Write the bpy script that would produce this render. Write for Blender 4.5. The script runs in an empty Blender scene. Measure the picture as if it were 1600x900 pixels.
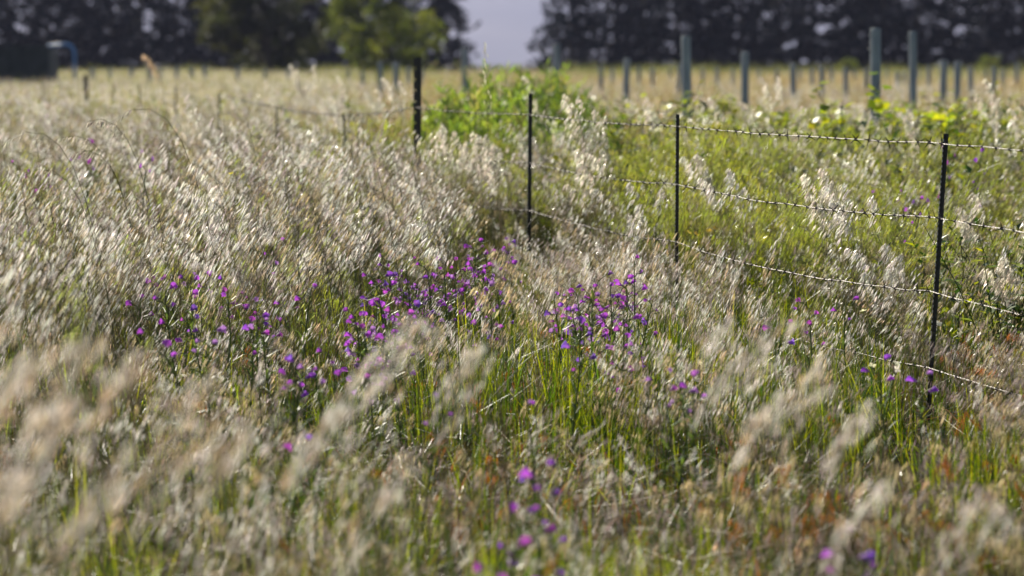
import bpy, math, random
import numpy as np
from mathutils import Vector, Euler, Matrix

R = math.radians
scene = bpy.context.scene
C = scene.collection
rnd = random.Random(7)
RNG = np.random.default_rng(11)

# ------------------------------------------------------------------ camera, sky, sun, exposure
EYE = 1.45                       # eye height in metres
FPX = 1600 * 100.0 / 36.0        # focal length in photo pixels (100 mm lens)
PITCH = math.atan(350.0 / FPX)   # the horizon sits 350 px above the picture centre
cam_data = bpy.data.cameras.new('camera')
cam = bpy.data.objects.new('camera', cam_data)
C.objects.link(cam)
cam.location = (0, 0, EYE)
cam.rotation_euler = (math.pi / 2 - PITCH, 0, 0)
cam_data.lens = 100
cam_data.sensor_width = 36
cam_data.clip_start = 0.05
cam_data.clip_end = 20000
cam_data.dof.use_dof = True
cam_data.dof.focus_distance = 11.8
cam_data.dof.aperture_fstop = 2.8
scene.camera = cam

SUN_EL, SUN_AZ = 35.0, -30.0     # azimuth from +Y, negative = to the left, behind the subject
world = bpy.data.worlds.new('World')
scene.world = world
world.use_nodes = True
wn = world.node_tree
sky = wn.nodes.new('ShaderNodeTexSky')
sky.sky_type = 'NISHITA'
sky.sun_disc = False
sky.sun_elevation = R(SUN_EL)
sky.sun_rotation = R(SUN_AZ)
sky.air_density = 1.0
sky.dust_density = 1.2
wn.links.new(sky.outputs[0], wn.nodes['Background'].inputs[0])
wn.nodes['Background'].inputs[1].default_value = 0.05

sd = bpy.data.lights.new('sun', 'SUN')
sd.energy = 5.0
sd.angle = R(0.53)
sd.color = (1.0, 0.925, 0.80)
sun = bpy.data.objects.new('sun', sd)
C.objects.link(sun)
sdir = Vector((math.sin(R(SUN_AZ)) * math.cos(R(SUN_EL)), math.cos(R(SUN_AZ)) * math.cos(R(SUN_EL)), math.sin(R(SUN_EL))))
sun.location = sdir * 50
sun.rotation_euler = (-sdir).to_track_quat('-Z', 'Y').to_euler()

scene.view_settings.view_transform = 'Standard'
scene.view_settings.look = 'None'
scene.view_settings.gamma = 1
scene.view_settings.use_curve_mapping = False
scene.view_settings.exposure = 0.92
scene.render.engine = 'CYCLES'
cy = scene.cycles
cy.max_bounces = 4
cy.diffuse_bounces = 1
cy.glossy_bounces = 2
cy.transmission_bounces = 3
cy.transparent_max_bounces = 6
cy.volume_bounces = 0
cy.caustics_reflective = False
cy.caustics_refractive = False
cy.use_denoising = True
cy.use_adaptive_sampling = True
cy.adaptive_threshold = 0.018
cy.sample_clamp_indirect = 6

# ------------------------------------------------------------------ projection helpers
CP, SP = math.cos(PITCH), math.sin(PITCH)

def ray(px, py):
    u, v = (px - 800) / FPX, (450 - py) / FPX
    return u, CP + v * SP, -SP + v * CP

def on_height(px, py, h):
    """the point of height h seen at a photo pixel"""
    dx, dy, dz = ray(px, py)
    s = (h - EYE) / dz
    return Vector((dx * s, dy * s, h))

def at_depth(px, py, D):
    dx, dy, dz = ray(px, py)
    s = D / dy
    return Vector((dx * s, D, EYE + dz * s))

def x_at(px, D):
    return (px - 800) / FPX * D

def noise2(x, y, scale, seed=0):
    x = np.asarray(x, float) / scale + seed * 17.31
    y = np.asarray(y, float) / scale - seed * 9.77
    xi, yi = np.floor(x).astype(np.int64), np.floor(y).astype(np.int64)
    xf, yf = x - xi, y - yi
    def h(a, b):
        n = (a * 374761393 + b * 668265263 + seed * 1274126177) & 0x7fffffff
        n = ((n ^ (n >> 13)) * 1274126177) & 0x7fffffff
        return ((n ^ (n >> 16)) & 0xffff) / 65535.0
    u, v = xf * xf * (3 - 2 * xf), yf * yf * (3 - 2 * yf)
    return (h(xi, yi) * (1 - u) + h(xi + 1, yi) * u) * (1 - v) + (h(xi, yi + 1) * (1 - u) + h(xi + 1, yi + 1) * u) * v

# ------------------------------------------------------------------ materials
def new_mat(name):
    m = bpy.data.materials.new(name)
    m.use_nodes = True
    nt = m.node_tree
    return m, nt, nt.nodes['Principled BSDF'], nt.nodes['Material Output']

def leaf_mat(name, trans=0.45, rough=0.45, spec=0.5, sat=1.0, vary=0.25, tr_gain=(1, 1, 1), var_scale=None):
    """thin plant tissue: colour from the mesh's tint, some of the light passing through"""
    m, nt, p, out = new_mat(name)
    at = nt.nodes.new('ShaderNodeAttribute'); at.attribute_name = 'tint'
    oi = nt.nodes.new('ShaderNodeObjectInfo')
    mr = nt.nodes.new('ShaderNodeMapRange')
    mr.inputs[3].default_value = 1 - vary; mr.inputs[4].default_value = 1 + vary
    nt.links.new(oi.outputs['Random'], mr.inputs[0])
    hs = nt.nodes.new('ShaderNodeHueSaturation')
    hs.inputs['Saturation'].default_value = sat
    nt.links.new(at.outputs['Color'], hs.inputs['Color'])
    nt.links.new(mr.outputs[0], hs.inputs['Value'])
    p.inputs['Roughness'].default_value = rough
    p.inputs['Specular IOR Level'].default_value = spec
    nt.links.new(hs.outputs[0], p.inputs['Base Color'])
    tr = nt.nodes.new('ShaderNodeBsdfTranslucent')
    mul = nt.nodes.new('ShaderNodeMix'); mul.data_type = 'RGBA'; mul.blend_type = 'MULTIPLY'
    mul.inputs[0].default_value = 1
    nt.links.new(hs.outputs[0], mul.inputs[6])
    mul.inputs[7].default_value = (*tr_gain, 1)
    nt.links.new(mul.outputs[2], tr.inputs[0])
    mx = nt.nodes.new('ShaderNodeMixShader'); mx.inputs[0].default_value = trans
    nt.links.new(p.outputs[0], mx.inputs[1]); nt.links.new(tr.outputs[0], mx.inputs[2])
    nt.links.new(mx.outputs[0], out.inputs['Surface'])
    return m

def noisy_mat(name, c1, c2, scale=5.0, rough=0.7, metal=0.0, spec=0.4, bump=0.0, detail=5, stretch=(1, 1, 1), ramp=(0.35, 0.65)):
    m, nt, p, out = new_mat(name)
    tc = nt.nodes.new('ShaderNodeTexCoord')
    mp = nt.nodes.new('ShaderNodeMapping'); mp.inputs['Scale'].default_value = stretch
    nz = nt.nodes.new('ShaderNodeTexNoise'); nz.inputs['Scale'].default_value = scale; nz.inputs['Detail'].default_value = detail
    rp = nt.nodes.new('ShaderNodeValToRGB')
    rp.color_ramp.elements[0].position = ramp[0]; rp.color_ramp.elements[0].color = (*c1, 1)
    rp.color_ramp.elements[1].position = ramp[1]; rp.color_ramp.elements[1].color = (*c2, 1)
    nt.links.new(tc.outputs['Object'], mp.inputs[0]); nt.links.new(mp.outputs[0], nz.inputs[0])
    nt.links.new(nz.outputs[0], rp.inputs[0]); nt.links.new(rp.outputs[0], p.inputs['Base Color'])
    p.inputs['Roughness'].default_value = rough
    p.inputs['Metallic'].default_value = metal
    p.inputs['Specular IOR Level'].default_value = spec
    if bump:
        b = nt.nodes.new('ShaderNodeBump'); b.inputs['Strength'].default_value = bump
        nt.links.new(nz.outputs[0], b.inputs['Height']); nt.links.new(b.outputs[0], p.inputs['Normal'])
    return m

M = {}
M['dry'] = leaf_mat('dry_grass_tissue', trans=0.35, rough=0.4, spec=0.5, vary=0.25)
M['husk'] = leaf_mat('seed_husk_tissue', trans=0.55, rough=0.26, spec=0.75, vary=0.18)
M['green'] = leaf_mat('green_blade_tissue', trans=0.5, rough=0.36, spec=0.45, vary=0.25, tr_gain=(1.25, 1.15, 0.5))
M['petal'] = leaf_mat('petal_tissue', trans=0.45, rough=0.55, spec=0.25, vary=0.3)
M['weed'] = leaf_mat('weed_leaf_tissue', trans=0.5, rough=0.42, spec=0.45, vary=0.2, tr_gain=(1.2, 1.1, 0.5))
M['needle'] = leaf_mat('conifer_foliage', trans=0.15, rough=0.7, spec=0.12, vary=0.2)
M['foliage'] = leaf_mat('tree_leaf', trans=0.5, rough=0.5, spec=0.3, vary=0.12, tr_gain=(1.2, 1.1, 0.5))
M['soil'] = noisy_mat('soil_and_thatch', (0.016, 0.011, 0.006), (0.06, 0.042, 0.022), scale=3.0, rough=0.95, spec=0.1, bump=0.4, detail=9)
M['hill'] = noisy_mat('hillside_scrub', (0.025, 0.032, 0.028), (0.085, 0.08, 0.06), scale=0.003, rough=0.95, spec=0.1, detail=8, stretch=(1, 1, 4))
M['bark'] = noisy_mat('bark', (0.035, 0.028, 0.022), (0.11, 0.09, 0.07), scale=4, rough=0.9, spec=0.2, bump=0.5, stretch=(3, 3, .6))
M['blacksteel'] = noisy_mat('bitumen_coated_steel', (0.006, 0.006, 0.007), (0.022, 0.020, 0.019), scale=60, rough=0.42, spec=0.5, bump=0.12)
M['galv'] = noisy_mat('weathered_galvanised_wire', (0.20, 0.18, 0.165), (0.40, 0.38, 0.35), scale=30, rough=0.42, metal=0.55, spec=0.5)
M['barb'] = noisy_mat('backlit_barb_steel', (0.018, 0.014, 0.018), (0.05, 0.04, 0.04), scale=80, rough=0.6, metal=0.4, spec=0.4)  # near-black colour paints in the barbs' backlit shade
M['timber'] = noisy_mat('weathered_treated_timber', (0.19, 0.225, 0.25), (0.38, 0.42, 0.45), scale=7, rough=0.8, spec=0.3, bump=0.5, stretch=(9, 9, .8))
M['clip'] = noisy_mat('dull_metal_clip', (0.4, 0.4, 0.4), (0.6, 0.6, 0.58), scale=30, rough=0.4, metal=0.6)
M['bluepaint'] = noisy_mat('faded_blue_paint', (0.08, 0.22, 0.50), (0.15, 0.33, 0.64), scale=4, rough=0.45, spec=0.5)
M['darkpanel'] = noisy_mat('dark_grey_panel', (0.028, 0.033, 0.036), (0.05, 0.056, 0.06), scale=3, rough=0.7)
M['rubber'] = noisy_mat('tyre_rubber', (0.012, 0.012, 0.012), (0.03, 0.03, 0.03), scale=12, rough=0.85)
M['vinewood'] = noisy_mat('vine_wood', (0.05, 0.035, 0.025), (0.13, 0.10, 0.07), scale=14, rough=0.9, bump=0.4)

# ------------------------------------------------------------------ mesh collector
class MB:
    def __init__(self):
        self.v, self.f, self.t, self.m = [], [], [], []
    def add(self, verts, faces, tint=(0.5, 0.5, 0.5), mi=0):
        o = len(self.v)
        self.v.extend(verts)
        self.t.extend([tint] * len(verts) if not isinstance(tint, list) else tint)
        for f in faces:
            self.f.append(tuple(i + o for i in f)); self.m.append(mi)
    def box(self, a, b, tint=(0.5, 0.5, 0.5), mi=0):
        (x0, y0, z0), (x1, y1, z1) = a, b
        self.add([(x0, y0, z0), (x1, y0, z0), (x1, y1, z0), (x0, y1, z0), (x0, y0, z1), (x1, y0, z1), (x1, y1, z1), (x0, y1, z1)],
                 [(0, 3, 2, 1), (4, 5, 6, 7), (0, 1, 5, 4), (1, 2, 6, 5), (2, 3, 7, 6), (3, 0, 4, 7)], tint, mi)
    def tube(self, pts, radii, sides=6, tint=(0.5, 0.5, 0.5), cap=True, mi=0):
        n = len(pts)
        if not hasattr(radii, '__len__'): radii = [radii] * n
        vs = []
        P = [Vector(p) for p in pts]
        ref = None
        for i in range(n):
            d = (P[min(i + 1, n - 1)] - P[max(i - 1, 0)])
            if d.length < 1e-9: d = Vector((0, 0, 1))
            d.normalize()
            if ref is None:
                ref = Vector((1, 0, 0)) if abs(d.x) < 0.8 else Vector((0, 1, 0))
            a = (ref - d * ref.dot(d))
            if a.length < 1e-6: a = d.orthogonal()
            a.normalize(); ref = a
            b = d.cross(a)
            for k in range(sides):
                w = 2 * math.pi * k / sides
                vs.append(tuple(P[i] + (a * math.cos(w) + b * math.sin(w)) * radii[i]))
        fs = []
        for i in range(n - 1):
            for k in range(sides):
                k2 = (k + 1) % sides
                fs.append((i * sides + k, i * sides + k2, (i + 1) * sides + k2, (i + 1) * sides + k))
        if cap:
            fs.append(tuple(range(sides))[::-1]); fs.append(tuple((n - 1) * sides + k for k in range(sides)))
        self.add(vs, fs, tint, mi)
    def ribbon(self, pts, widths, side, tint):
        """thin leaf blade, slightly folded along its middle"""
        n = len(pts)
        vs, fs = [], []
        side = Vector(side).normalized()
        for i in range(n):
            p = Vector(pts[i]); d = Vector(pts[min(i + 1, n - 1)]) - Vector(pts[max(i - 1, 0)])
            s = side - d * (side.dot(d) / max(d.length_squared, 1e-12)); s.normalize()
            nn = s.cross(d).normalized() * widths[i] * 0.18
            vs += [tuple(p - s * widths[i] * .5 + nn), tuple(p), tuple(p + s * widths[i] * .5 + nn)]
        for i in range(n - 1):
            a = i * 3
            fs += [(a, a + 1, a + 4, a + 3), (a + 1, a + 2, a + 5, a + 4)]
        self.add(vs, fs, tint)
    def mesh(self, name, mats, smooth=False):
        me = bpy.data.meshes.new(name)
        me.from_pydata(self.v, [], self.f)
        ca = me.color_attributes.new('tint', 'FLOAT_COLOR', 'POINT')
        arr = np.ones((len(self.v), 4), np.float32); arr[:, :3] = np.array(self.t, np.float32).reshape(-1, 3)
        ca.data.foreach_set('color', arr.ravel())
        for m in (mats if isinstance(mats, (list, tuple)) else [mats]): me.materials.append(m)
        if any(self.m): me.polygons.foreach_set('material_index', self.m)
        if smooth: me.polygons.foreach_set('use_smooth', [True] * len(self.f))
        me.update()
        return me
    def build(self, name, mats, parent=None, loc=(0, 0, 0), rot=(0, 0, 0), smooth=False):
        return link(name, self.mesh(name, mats, smooth), parent, loc, rot)

def link(name, me, parent=None, loc=(0, 0, 0), rot=(0, 0, 0), scale=1.0):
    o = bpy.data.objects.new(name, me); C.objects.link(o)
    if parent is not None: o.parent = parent
    o.location = loc; o.rotation_euler = rot
    if scale != 1.0: o.scale = (scale,) * 3
    return o

def empty(name, loc, rot=(0, 0, 0)):
    o = bpy.data.objects.new(name, None); C.objects.link(o)
    o.location = loc; o.rotation_euler = rot; o.empty_display_size = 0.1
    return o

def tag(o, label, cat, group=None, kind=None):
    o['label'] = label
    o['category'] = cat
    if group: o['group'] = group
    if kind: o['kind'] = kind
    return o

def mixc(a, b, t): return tuple(x * (1 - t) + y * t for x, y in zip(a, b))
def jit(c, r, s=0.15):
    k = 1 + r.uniform(-s, s)
    return tuple(max(0, x * k * (1 + r.uniform(-s, s) * .35)) for x in c)

# ------------------------------------------------------------------ ground and hill
def ground_z(x, y):
    return 0.03 * (noise2(x, y, 1.7, 3) - 0.5) + 0.10 * (noise2(x, y, 9.0, 4) - 0.5) * np.clip((np.asarray(y) - 20) / 20, 0, 1)

def grid_ground():
    ys = np.concatenate([np.linspace(-30, 0, 6), np.linspace(1, 40, 90), np.geomspace(42, 9000, 60)])
    xs0 = np.concatenate([-np.geomspace(9000, 9, 26), np.linspace(-8, 8, 60), np.geomspace(9, 9000, 26)])
    X, Y = np.meshgrid(xs0, ys)
    Z = ground_z(X, Y)
    v = np.stack([X.ravel(), Y.ravel(), Z.ravel()], 1)
    nx, ny = len(xs0), len(ys)
    f = [(j * nx + i, j * nx + i + 1, (j + 1) * nx + i + 1, (j + 1) * nx + i) for j in range(ny - 1) for i in range(nx - 1)]
    me = bpy.data.meshes.new('ground'); me.from_pydata(v.tolist(), [], f); me.materials.append(M['soil'])
    me.polygons.foreach_set('use_smooth', [True] * len(f))
    o = link('ground', me); o['kind'] = 'structure'
    o['label'] = 'bare brown soil and thatch under the grass'
    return o
grid_ground()

def make_hill():
    xs = np.linspace(-6500, 6500, 120); ts = np.linspace(0, 1, 40)
    X, T = np.meshgrid(xs, ts)
    Y = 5600 + T * 2600
    H = 300 + 110 * noise2(X, X * 0, 1500, 8) + 30 * noise2(X, X * 0, 300, 9)
    Z = H * np.sin(np.clip(T * 1.25, 0, 1) * math.pi / 2) ** 1.1 + 26 * (noise2(X, Y, 260, 10) - .5) * T + 9 * (noise2(X, Y, 80, 12) - .5) * np.clip(T * 5, 0, 1) - 3
    Z = np.where(T > 0.8, Z * (1 - (T - .8) * 2.5), Z)
    v = np.stack([X.ravel(), Y.ravel(), Z.ravel()], 1)
    nx, ny = len(xs), len(ts)
    f = [(j * nx + i, j * nx + i + 1, (j + 1) * nx + i + 1, (j + 1) * nx + i) for j in range(ny - 1) for i in range(nx - 1)]
    me = bpy.data.meshes.new('hill'); me.from_pydata(v.tolist(), [], f); me.materials.append(M['hill'])
    me.polygons.foreach_set('use_smooth', [True] * len(f))
    o = link('hill', me); o['kind'] = 'structure'
    o['label'] = 'hazy lavender mountainside behind the trees'
make_hill()

# ------------------------------------------------------------------ grass pieces
STRAW, SILVER, LILAC, PALEGRN, WARM = (0.62, 0.51, 0.29), (0.80, 0.765, 0.69), (0.40, 0.33, 0.30), (0.42, 0.46, 0.12), (0.76, 0.57, 0.37)
STALK, DEADLEAF = (0.17, 0.135, 0.06), (0.12, 0.082, 0.04)
BLADE, LIME, DEEP, OLIVE, RUST = (0.080, 0.145, 0.012), (0.30, 0.37, 0.012), (0.022, 0.062, 0.012), (0.14, 0.145, 0.02), (0.38, 0.14, 0.025)

def curve_pts(base, H, lean, n, droop=0.0):
    """a stem that starts upright and bends with the wind; droop bends its tip over"""
    pts = []
    for i in range(n):
        t = i / (n - 1)
        z = H * (t - droop * max(0, t - .55) ** 2 * 2.2)
        pts.append((base[0] + lean[0] * t ** 2.1 * H, base[1] + lean[1] * t ** 2.1 * H, base[2] + z))
    return pts

def spikelet(mb, p, d, L, w, tint, r, awn=True):
    """two boat-shaped husks and an awn, hanging along d"""
    p = Vector(p); d = Vector(d).normalized()
    s = d.cross(Vector((r.uniform(-1, 1), r.uniform(-1, 1), r.uniform(-1, 1))))
    if s.length < 1e-4: s = d.orthogonal()
    s.normalize(); n = d.cross(s)
    for sg in (-1, 1):
        tip = p + d * L + s * sg * w * 0.9
        mid = p + d * L * 0.42 + s * sg * w * 0.75
        mb.add([tuple(p), tuple(mid + n * w * .5), tuple(tip), tuple(mid - n * w * .5), tuple(mid + s * sg * w * .42)],
               [(0, 1, 4), (1, 2, 4), (2, 3, 4), (3, 0, 4)], tint, 1)
    if awn:
        a = p + d * L * .8; e = p + d * L * (1.5 + r.random() * .5) + s * r.uniform(-.4, .4) * L + n * r.uniform(-.3, .3) * L
        q = s * 0.0007
        mb.add([tuple(a - q), tuple(a + q), tuple(e)], [(0, 1, 2)], mixc(tint, (0.25, 0.17, 0.10), .5))

def oat_stem(mb, base, H, lean, r, nsp=16, droop=.25, L=.032, w=.0048, tint=None, stemtint=None, awn=True, sides=3, thick=.0012, plen=.30, spread=1.0, wind=(-.5, 0)):
    n = 8
    pts = curve_pts(base, H, lean, n, droop)
    st = stemtint or mixc(STRAW, PALEGRN, r.random())
    st = tuple(c * .36 for c in st)
    mb.tube(pts, [thick * (1 - .6 * i / (n - 1)) for i in range(n)], sides, st, cap=False)
    def on(t):
        f = t * (n - 1); i = min(int(f), n - 2); k = f - i
        return Vector(pts[i]).lerp(Vector(pts[i + 1]), k)
    for i in range(nsp):
        t = 1 - plen * (i / nsp) ** .9
        p = on(t)
        a = r.uniform(0, 2 * math.pi)
        ln = (0.012 + 0.05 * (1 - t) / plen) * r.uniform(.5, 1.2) * spread
        q = p + Vector((math.cos(a) * ln * .7 + wind[0] * ln, math.sin(a) * ln * .7, r.uniform(-.2, .5) * ln))
        mb.tube([tuple(p), tuple(q)], .0005, 3, st, cap=False)
        d = Vector((wind[0] + r.gauss(0, .10), wind[1] + r.gauss(0, .16), -1 + r.gauss(0, .10)))
        c = jit(tint or SILVER, r, .2)
        spikelet(mb, q, d, L * r.uniform(.75, 1.25), w * r.uniform(.8, 1.25), c, r, awn)
    return pts

def pick(r, opts):
    t = r.random() * sum(w for _, w in opts)
    for c, w in opts:
        t -= w
        if t <= 0: return c
    return opts[-1][0]

def blade(mb, base, H, az, bend, w, tint, n=5):
    pts = []
    for i in range(n):
        t = i / (n - 1)
        out = bend * t ** 1.8 * H
        pts.append((base[0] + math.cos(az) * out, base[1] + math.sin(az) * out, base[2] + H * (t - .35 * bend * t ** 3)))
    ws = [w * (.55 + .45 * min(1, 3 * t)) * (1 - t ** 2.2) + .0004 for t in [i / (n - 1) for i in range(n)]]
    tl = []
    for i in range(n):
        t = i / (n - 1)
        tl += [mixc(tuple(c * .9 for c in tint), tint, t)] * 3
    mb.ribbon(pts, ws, (-math.sin(az), math.cos(az), 0), tl)

def make_tall(seed, hmin, hmax, nst, spread, pal, lod=0):
    r = random.Random(seed); mb = MB()
    for k in range(nst):
        a, d = r.uniform(0, 6.28), spread * math.sqrt(r.random())
        b = (math.cos(a) * d, math.sin(a) * d, -.02)
        H = r.uniform(hmin, hmax)
        lean = (-.22 + r.gauss(0, .10), r.gauss(0, .10))
        col = pick(r, pal)
        if k == 0:
            mb.tube(curve_pts(b, H * 1.05, (lean[0] * .6, lean[1]), 6, .1), [.0022, .002, .0018, .0015, .0012, .0008], 3, (.06, .07, .03), cap=False)
        oat_stem(mb, b, H, lean, r, nsp=r.randint(8, 14), droop=r.uniform(.1, .5), tint=col, awn=True, L=r.uniform(.030, .050), w=r.uniform(.0028, .0044), plen=r.uniform(.2, .34), wind=(-.58, 0))
        for q in range(r.randint(1, 2)):
            blade(mb, (b[0] + r.uniform(-.01, .01), b[1] + r.uniform(-.01, .01), H * r.uniform(0, .35)), H * r.uniform(.3, .55), r.uniform(2, 4.4) if r.random() < .7 else r.uniform(0, 6.28), r.uniform(.25, .8), r.uniform(.003, .006), jit(pick(r, [(STALK, 3), (OLIVE, 3), (BLADE, 3), (DEADLEAF, 1)]), r))
    return mb.mesh('tall_tuft_%02d' % seed, [M['dry'], M['husk']])

def make_brome(seed, hmin, hmax, nst, spread, pal):
    """lower, finer, brush-like heads"""
    r = random.Random(seed + 500); mb = MB()
    for k in range(nst):
        a, d = r.uniform(0, 6.28), spread * math.sqrt(r.random())
        b = (math.cos(a) * d, math.sin(a) * d, -.02)
        H = r.uniform(hmin, hmax)
        lean = (-.25 + r.gauss(0, .22), r.gauss(0, .2))
        col = pick(r, pal)
        oat_stem(mb, b, H, lean, r, nsp=r.randint(7, 13), droop=r.uniform(.1, .6), tint=col, awn=True, L=r.uniform(.026, .042), w=r.uniform(.0018, .003), plen=.24, spread=.5, thick=.0009)
        blade(mb, (b[0], b[1], 0), H * r.uniform(.4, .8), r.uniform(0, 6.28), r.uniform(.3, 1.0), r.uniform(.002, .004), jit(pick(r, [(STALK, 2), (DEADLEAF, 2), (OLIVE, 3), (RUST, .5), (BLADE, 2)]), r))
    return mb.mesh('brome_tuft_%02d' % seed, [M['dry'], M['husk']])

def make_green(seed, hmin, hmax, nb, spread, pal, wmin=.003, wmax=.007):
    r = random.Random(seed + 900); mb = MB()
    for k in range(nb):
        a, d = r.uniform(0, 6.28), spread * math.sqrt(r.random())
        b = (math.cos(a) * d, math.sin(a) * d, -.02)
        blade(mb, b, r.uniform(hmin, hmax), r.uniform(0, 6.28), abs(r.gauss(.15, .35)), r.uniform(wmin, wmax), jit(pick(r, pal), r, .25))
    return mb.mesh('green_tuft_%02d' % seed, M['green'])

def make_straw(seed):
    """fallen dry stalks and dead leaves"""
    r = random.Random(seed + 1300); mb = MB()
    for k in range(3):
        a = r.uniform(0, 6.28); L = r.uniform(.08, .28)
        p = Vector((r.uniform(-.15, .15), r.uniform(-.15, .15), r.uniform(.02, .14)))
        d = Vector((math.cos(a), math.sin(a), r.uniform(.0, .9))).normalized()
        mid = p + d * L * .5 + Vector((0, 0, r.uniform(-.02, .03)))
        mb.tube([tuple(p), tuple(mid), tuple(p + d * L)], [.0011, .001, .0007], 3, jit(pick(r, [(STRAW, 3), (STALK, 3), (LILAC, 2)]), r), cap=False)
    for k in range(16):
        b = (r.uniform(-.16, .16), r.uniform(-.16, .16), -.01)
        blade(mb, b, r.uniform(.08, .26), r.uniform(0, 6.28), r.uniform(.4, 1.3), r.uniform(.003, .008), jit(pick(r, [(STALK, 3), (LILAC, 2), (DEADLEAF, 3), (RUST, 1.6), (OLIVE, 1)]), r))
    return mb.mesh('straw_tuft_%02d' % seed, M['dry'])

def make_patch(seed, pal, hmin, hmax, n, spread, green=.3):
    """coarser patch of many stems for the far field"""
    r = random.Random(seed + 1700); mb = MB()
    for k in range(n):
        b = (r.uniform(-spread, spread), r.uniform(-spread, spread), -.02)
        H = r.uniform(hmin, hmax)
        az = r.uniform(2.2, 4.1)
        blade(mb, b, H, az, r.uniform(.1, .45), .006, jit(pick(r, pal), r), n=4)
        if r.random() < .75:
            p = Vector((b[0] - H * .15, b[1], H * r.uniform(.85, .98)))
            for q in range(4):
                spikelet(mb, p + Vector((r.gauss(0, .02), r.gauss(0, .02), -.03 * q)), (-.4 + r.gauss(0, .2), r.gauss(0, .2), -1), .05, .008, jit(pick(r, pal), r), r, False)
        if r.random() < green:
            blade(mb, (b[0] + r.uniform(-.1, .1), b[1] + r.uniform(-.1, .1), 0), H * r.uniform(.3, .8), r.uniform(0, 6.28), r.uniform(.2, .8), .014, jit(pick(r, [(BLADE, 2), (OLIVE, 3), (LIME, .8)]), r), n=4)
    return mb.mesh('field_patch_%02d' % seed, [M['dry'], M['husk']])

def make_weed(seed, H, n, leaf, pal, flower=None):
    """leafy herb: branching stems with small broad leaves"""
    r = random.Random(seed + 2100); mb = MB()
    for s in range(n):
        az = r.uniform(0, 6.28); h = H * r.uniform(.6, 1.1); ln = r.uniform(.1, .5)
        pts = [(math.cos(az) * ln * h * t ** 1.5, math.sin(az) * ln * h * t ** 1.5, h * t - .02) for t in (0, .33, .66, 1)]
        mb.tube(pts, [.003, .0025, .002, .001], 3, DEEP, cap=False)
        for k in range(14):
            t = r.uniform(.25, 1.0); f = t * 3; i = min(int(f), 2)
            p = Vector(pts[i]).lerp(Vector(pts[i + 1]), f - i)
            a2 = r.uniform(0, 6.28); L = leaf * r.uniform(.6, 1.3)
            d = Vector((math.cos(a2), math.sin(a2), r.uniform(-.2, .8))).normalized(); sd_ = d.cross(Vector((0, 0, 1))).normalized() * L * .28
            up = sd_.cross(d).normalized() * L * .08
            c = jit(pick(r, pal), r, .2)
            mb.add([tuple(p), tuple(p + d * L * .45 + sd_ + up), tuple(p + d * L), tuple(p + d * L * .45 - sd_ + up), tuple(p + d * L * .5)],
                   [(0, 4, 1), (1, 4, 2), (0, 3, 4), (3, 2, 4)], c)
    return mb.mesh('weed_%02d' % seed, M['weed'])

# ------------------------------------------------------------------ scatter with geometry nodes
def scatter(name, P, rot, scl, idx, meshes, label, cat):
    coll = bpy.data.collections.new(name + '_source')
    for i, me in enumerate(meshes):
        coll.objects.link(bpy.data.objects.new('%s_source_%03d' % (name, i), me))
    me = bpy.data.meshes.new(name)
    me.from_pydata(np.asarray(P).tolist(), [], [])
    a = me.attributes.new('rot', 'FLOAT_VECTOR', 'POINT'); a.data.foreach_set('vector', np.asarray(rot, np.float32).ravel())
    a = me.attributes.new('scl', 'FLOAT', 'POINT'); a.data.foreach_set('value', np.asarray(scl, np.float32))
    a = me.attributes.new('idx', 'INT', 'POINT'); a.data.foreach_set('value', np.asarray(idx, np.int32))
    o = link(name, me)
    ng = bpy.data.node_groups.new(name + '_nodes', 'GeometryNodeTree')
    ng.interface.new_socket('Geometry', in_out='INPUT', socket_type='NodeSocketGeometry')
    ng.interface.new_socket('Geometry', in_out='OUTPUT', socket_type='NodeSocketGeometry')
    gi, go = ng.nodes.new('NodeGroupInput'), ng.nodes.new('NodeGroupOutput')
    ip = ng.nodes.new('GeometryNodeInstanceOnPoints')
    ci = ng.nodes.new('GeometryNodeCollectionInfo'); ci.inputs[0].default_value = coll
    ci.inputs[1].default_value = True; ci.inputs[2].default_value = True
    def na(attr, typ):
        n = ng.nodes.new('GeometryNodeInputNamedAttribute'); n.data_type = typ; n.inputs[0].default_value = attr
        return n.outputs[0]
    er = ng.nodes.new('FunctionNodeEulerToRotation')
    ng.links.new(na('rot', 'FLOAT_VECTOR'), er.inputs[0])
    ng.links.new(gi.outputs[0], ip.inputs['Points'])
    ng.links.new(ci.outputs[0], ip.inputs['Instance'])
    ip.inputs['Pick Instance'].default_value = True
    ng.links.new(na('idx', 'INT'), ip.inputs['Instance Index'])
    ng.links.new(er.outputs[0], ip.inputs['Rotation'])
    ng.links.new(na('scl', 'FLOAT'), ip.inputs['Scale'])
    ng.links.new(ip.outputs[0], go.inputs[0])
    md = o.modifiers.new('scatter', 'NODES'); md.node_group = ng
    tag(o, label, cat, kind='stuff')
    return o

def field_points(y0, y1, dens, margin=1.2, halfw=.19):
    """random points of even density over the wedge of ground the camera can see, and a margin at both sides"""
    ymax_w = halfw * y1 + margin
    n = int(dens * (y1 - y0) * 2 * ymax_w)
    x = RNG.uniform(-ymax_w, ymax_w, n); y = RNG.uniform(y0, y1, n)
    k = np.abs(x) < halfw * y + margin
    return x[k], y[k]

# fence line on the ground (x as a function of depth), from the near picket to the far left
FD1 = 10.92
_fd = [3.0, FD1, 13.91, 17.0, 19.95, 60.0]
_fx = [x_at(1452, FD1) + .30 * (FD1 - 3.0), x_at(1452, FD1), x_at(1057, 13.91), x_at(825, 17.0), x_at(650, 19.95), x_at(650, 19.95) - .27 * 40.05]
def fence_x(y): return np.interp(y, _fd, _fx)

def px_of(x, y): return 800 + FPX * x / y

def sstep(a, b, v): 
    t = np.clip((v - a) / (b - a), 0, 1); return t * t * (3 - 2 * t)

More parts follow.
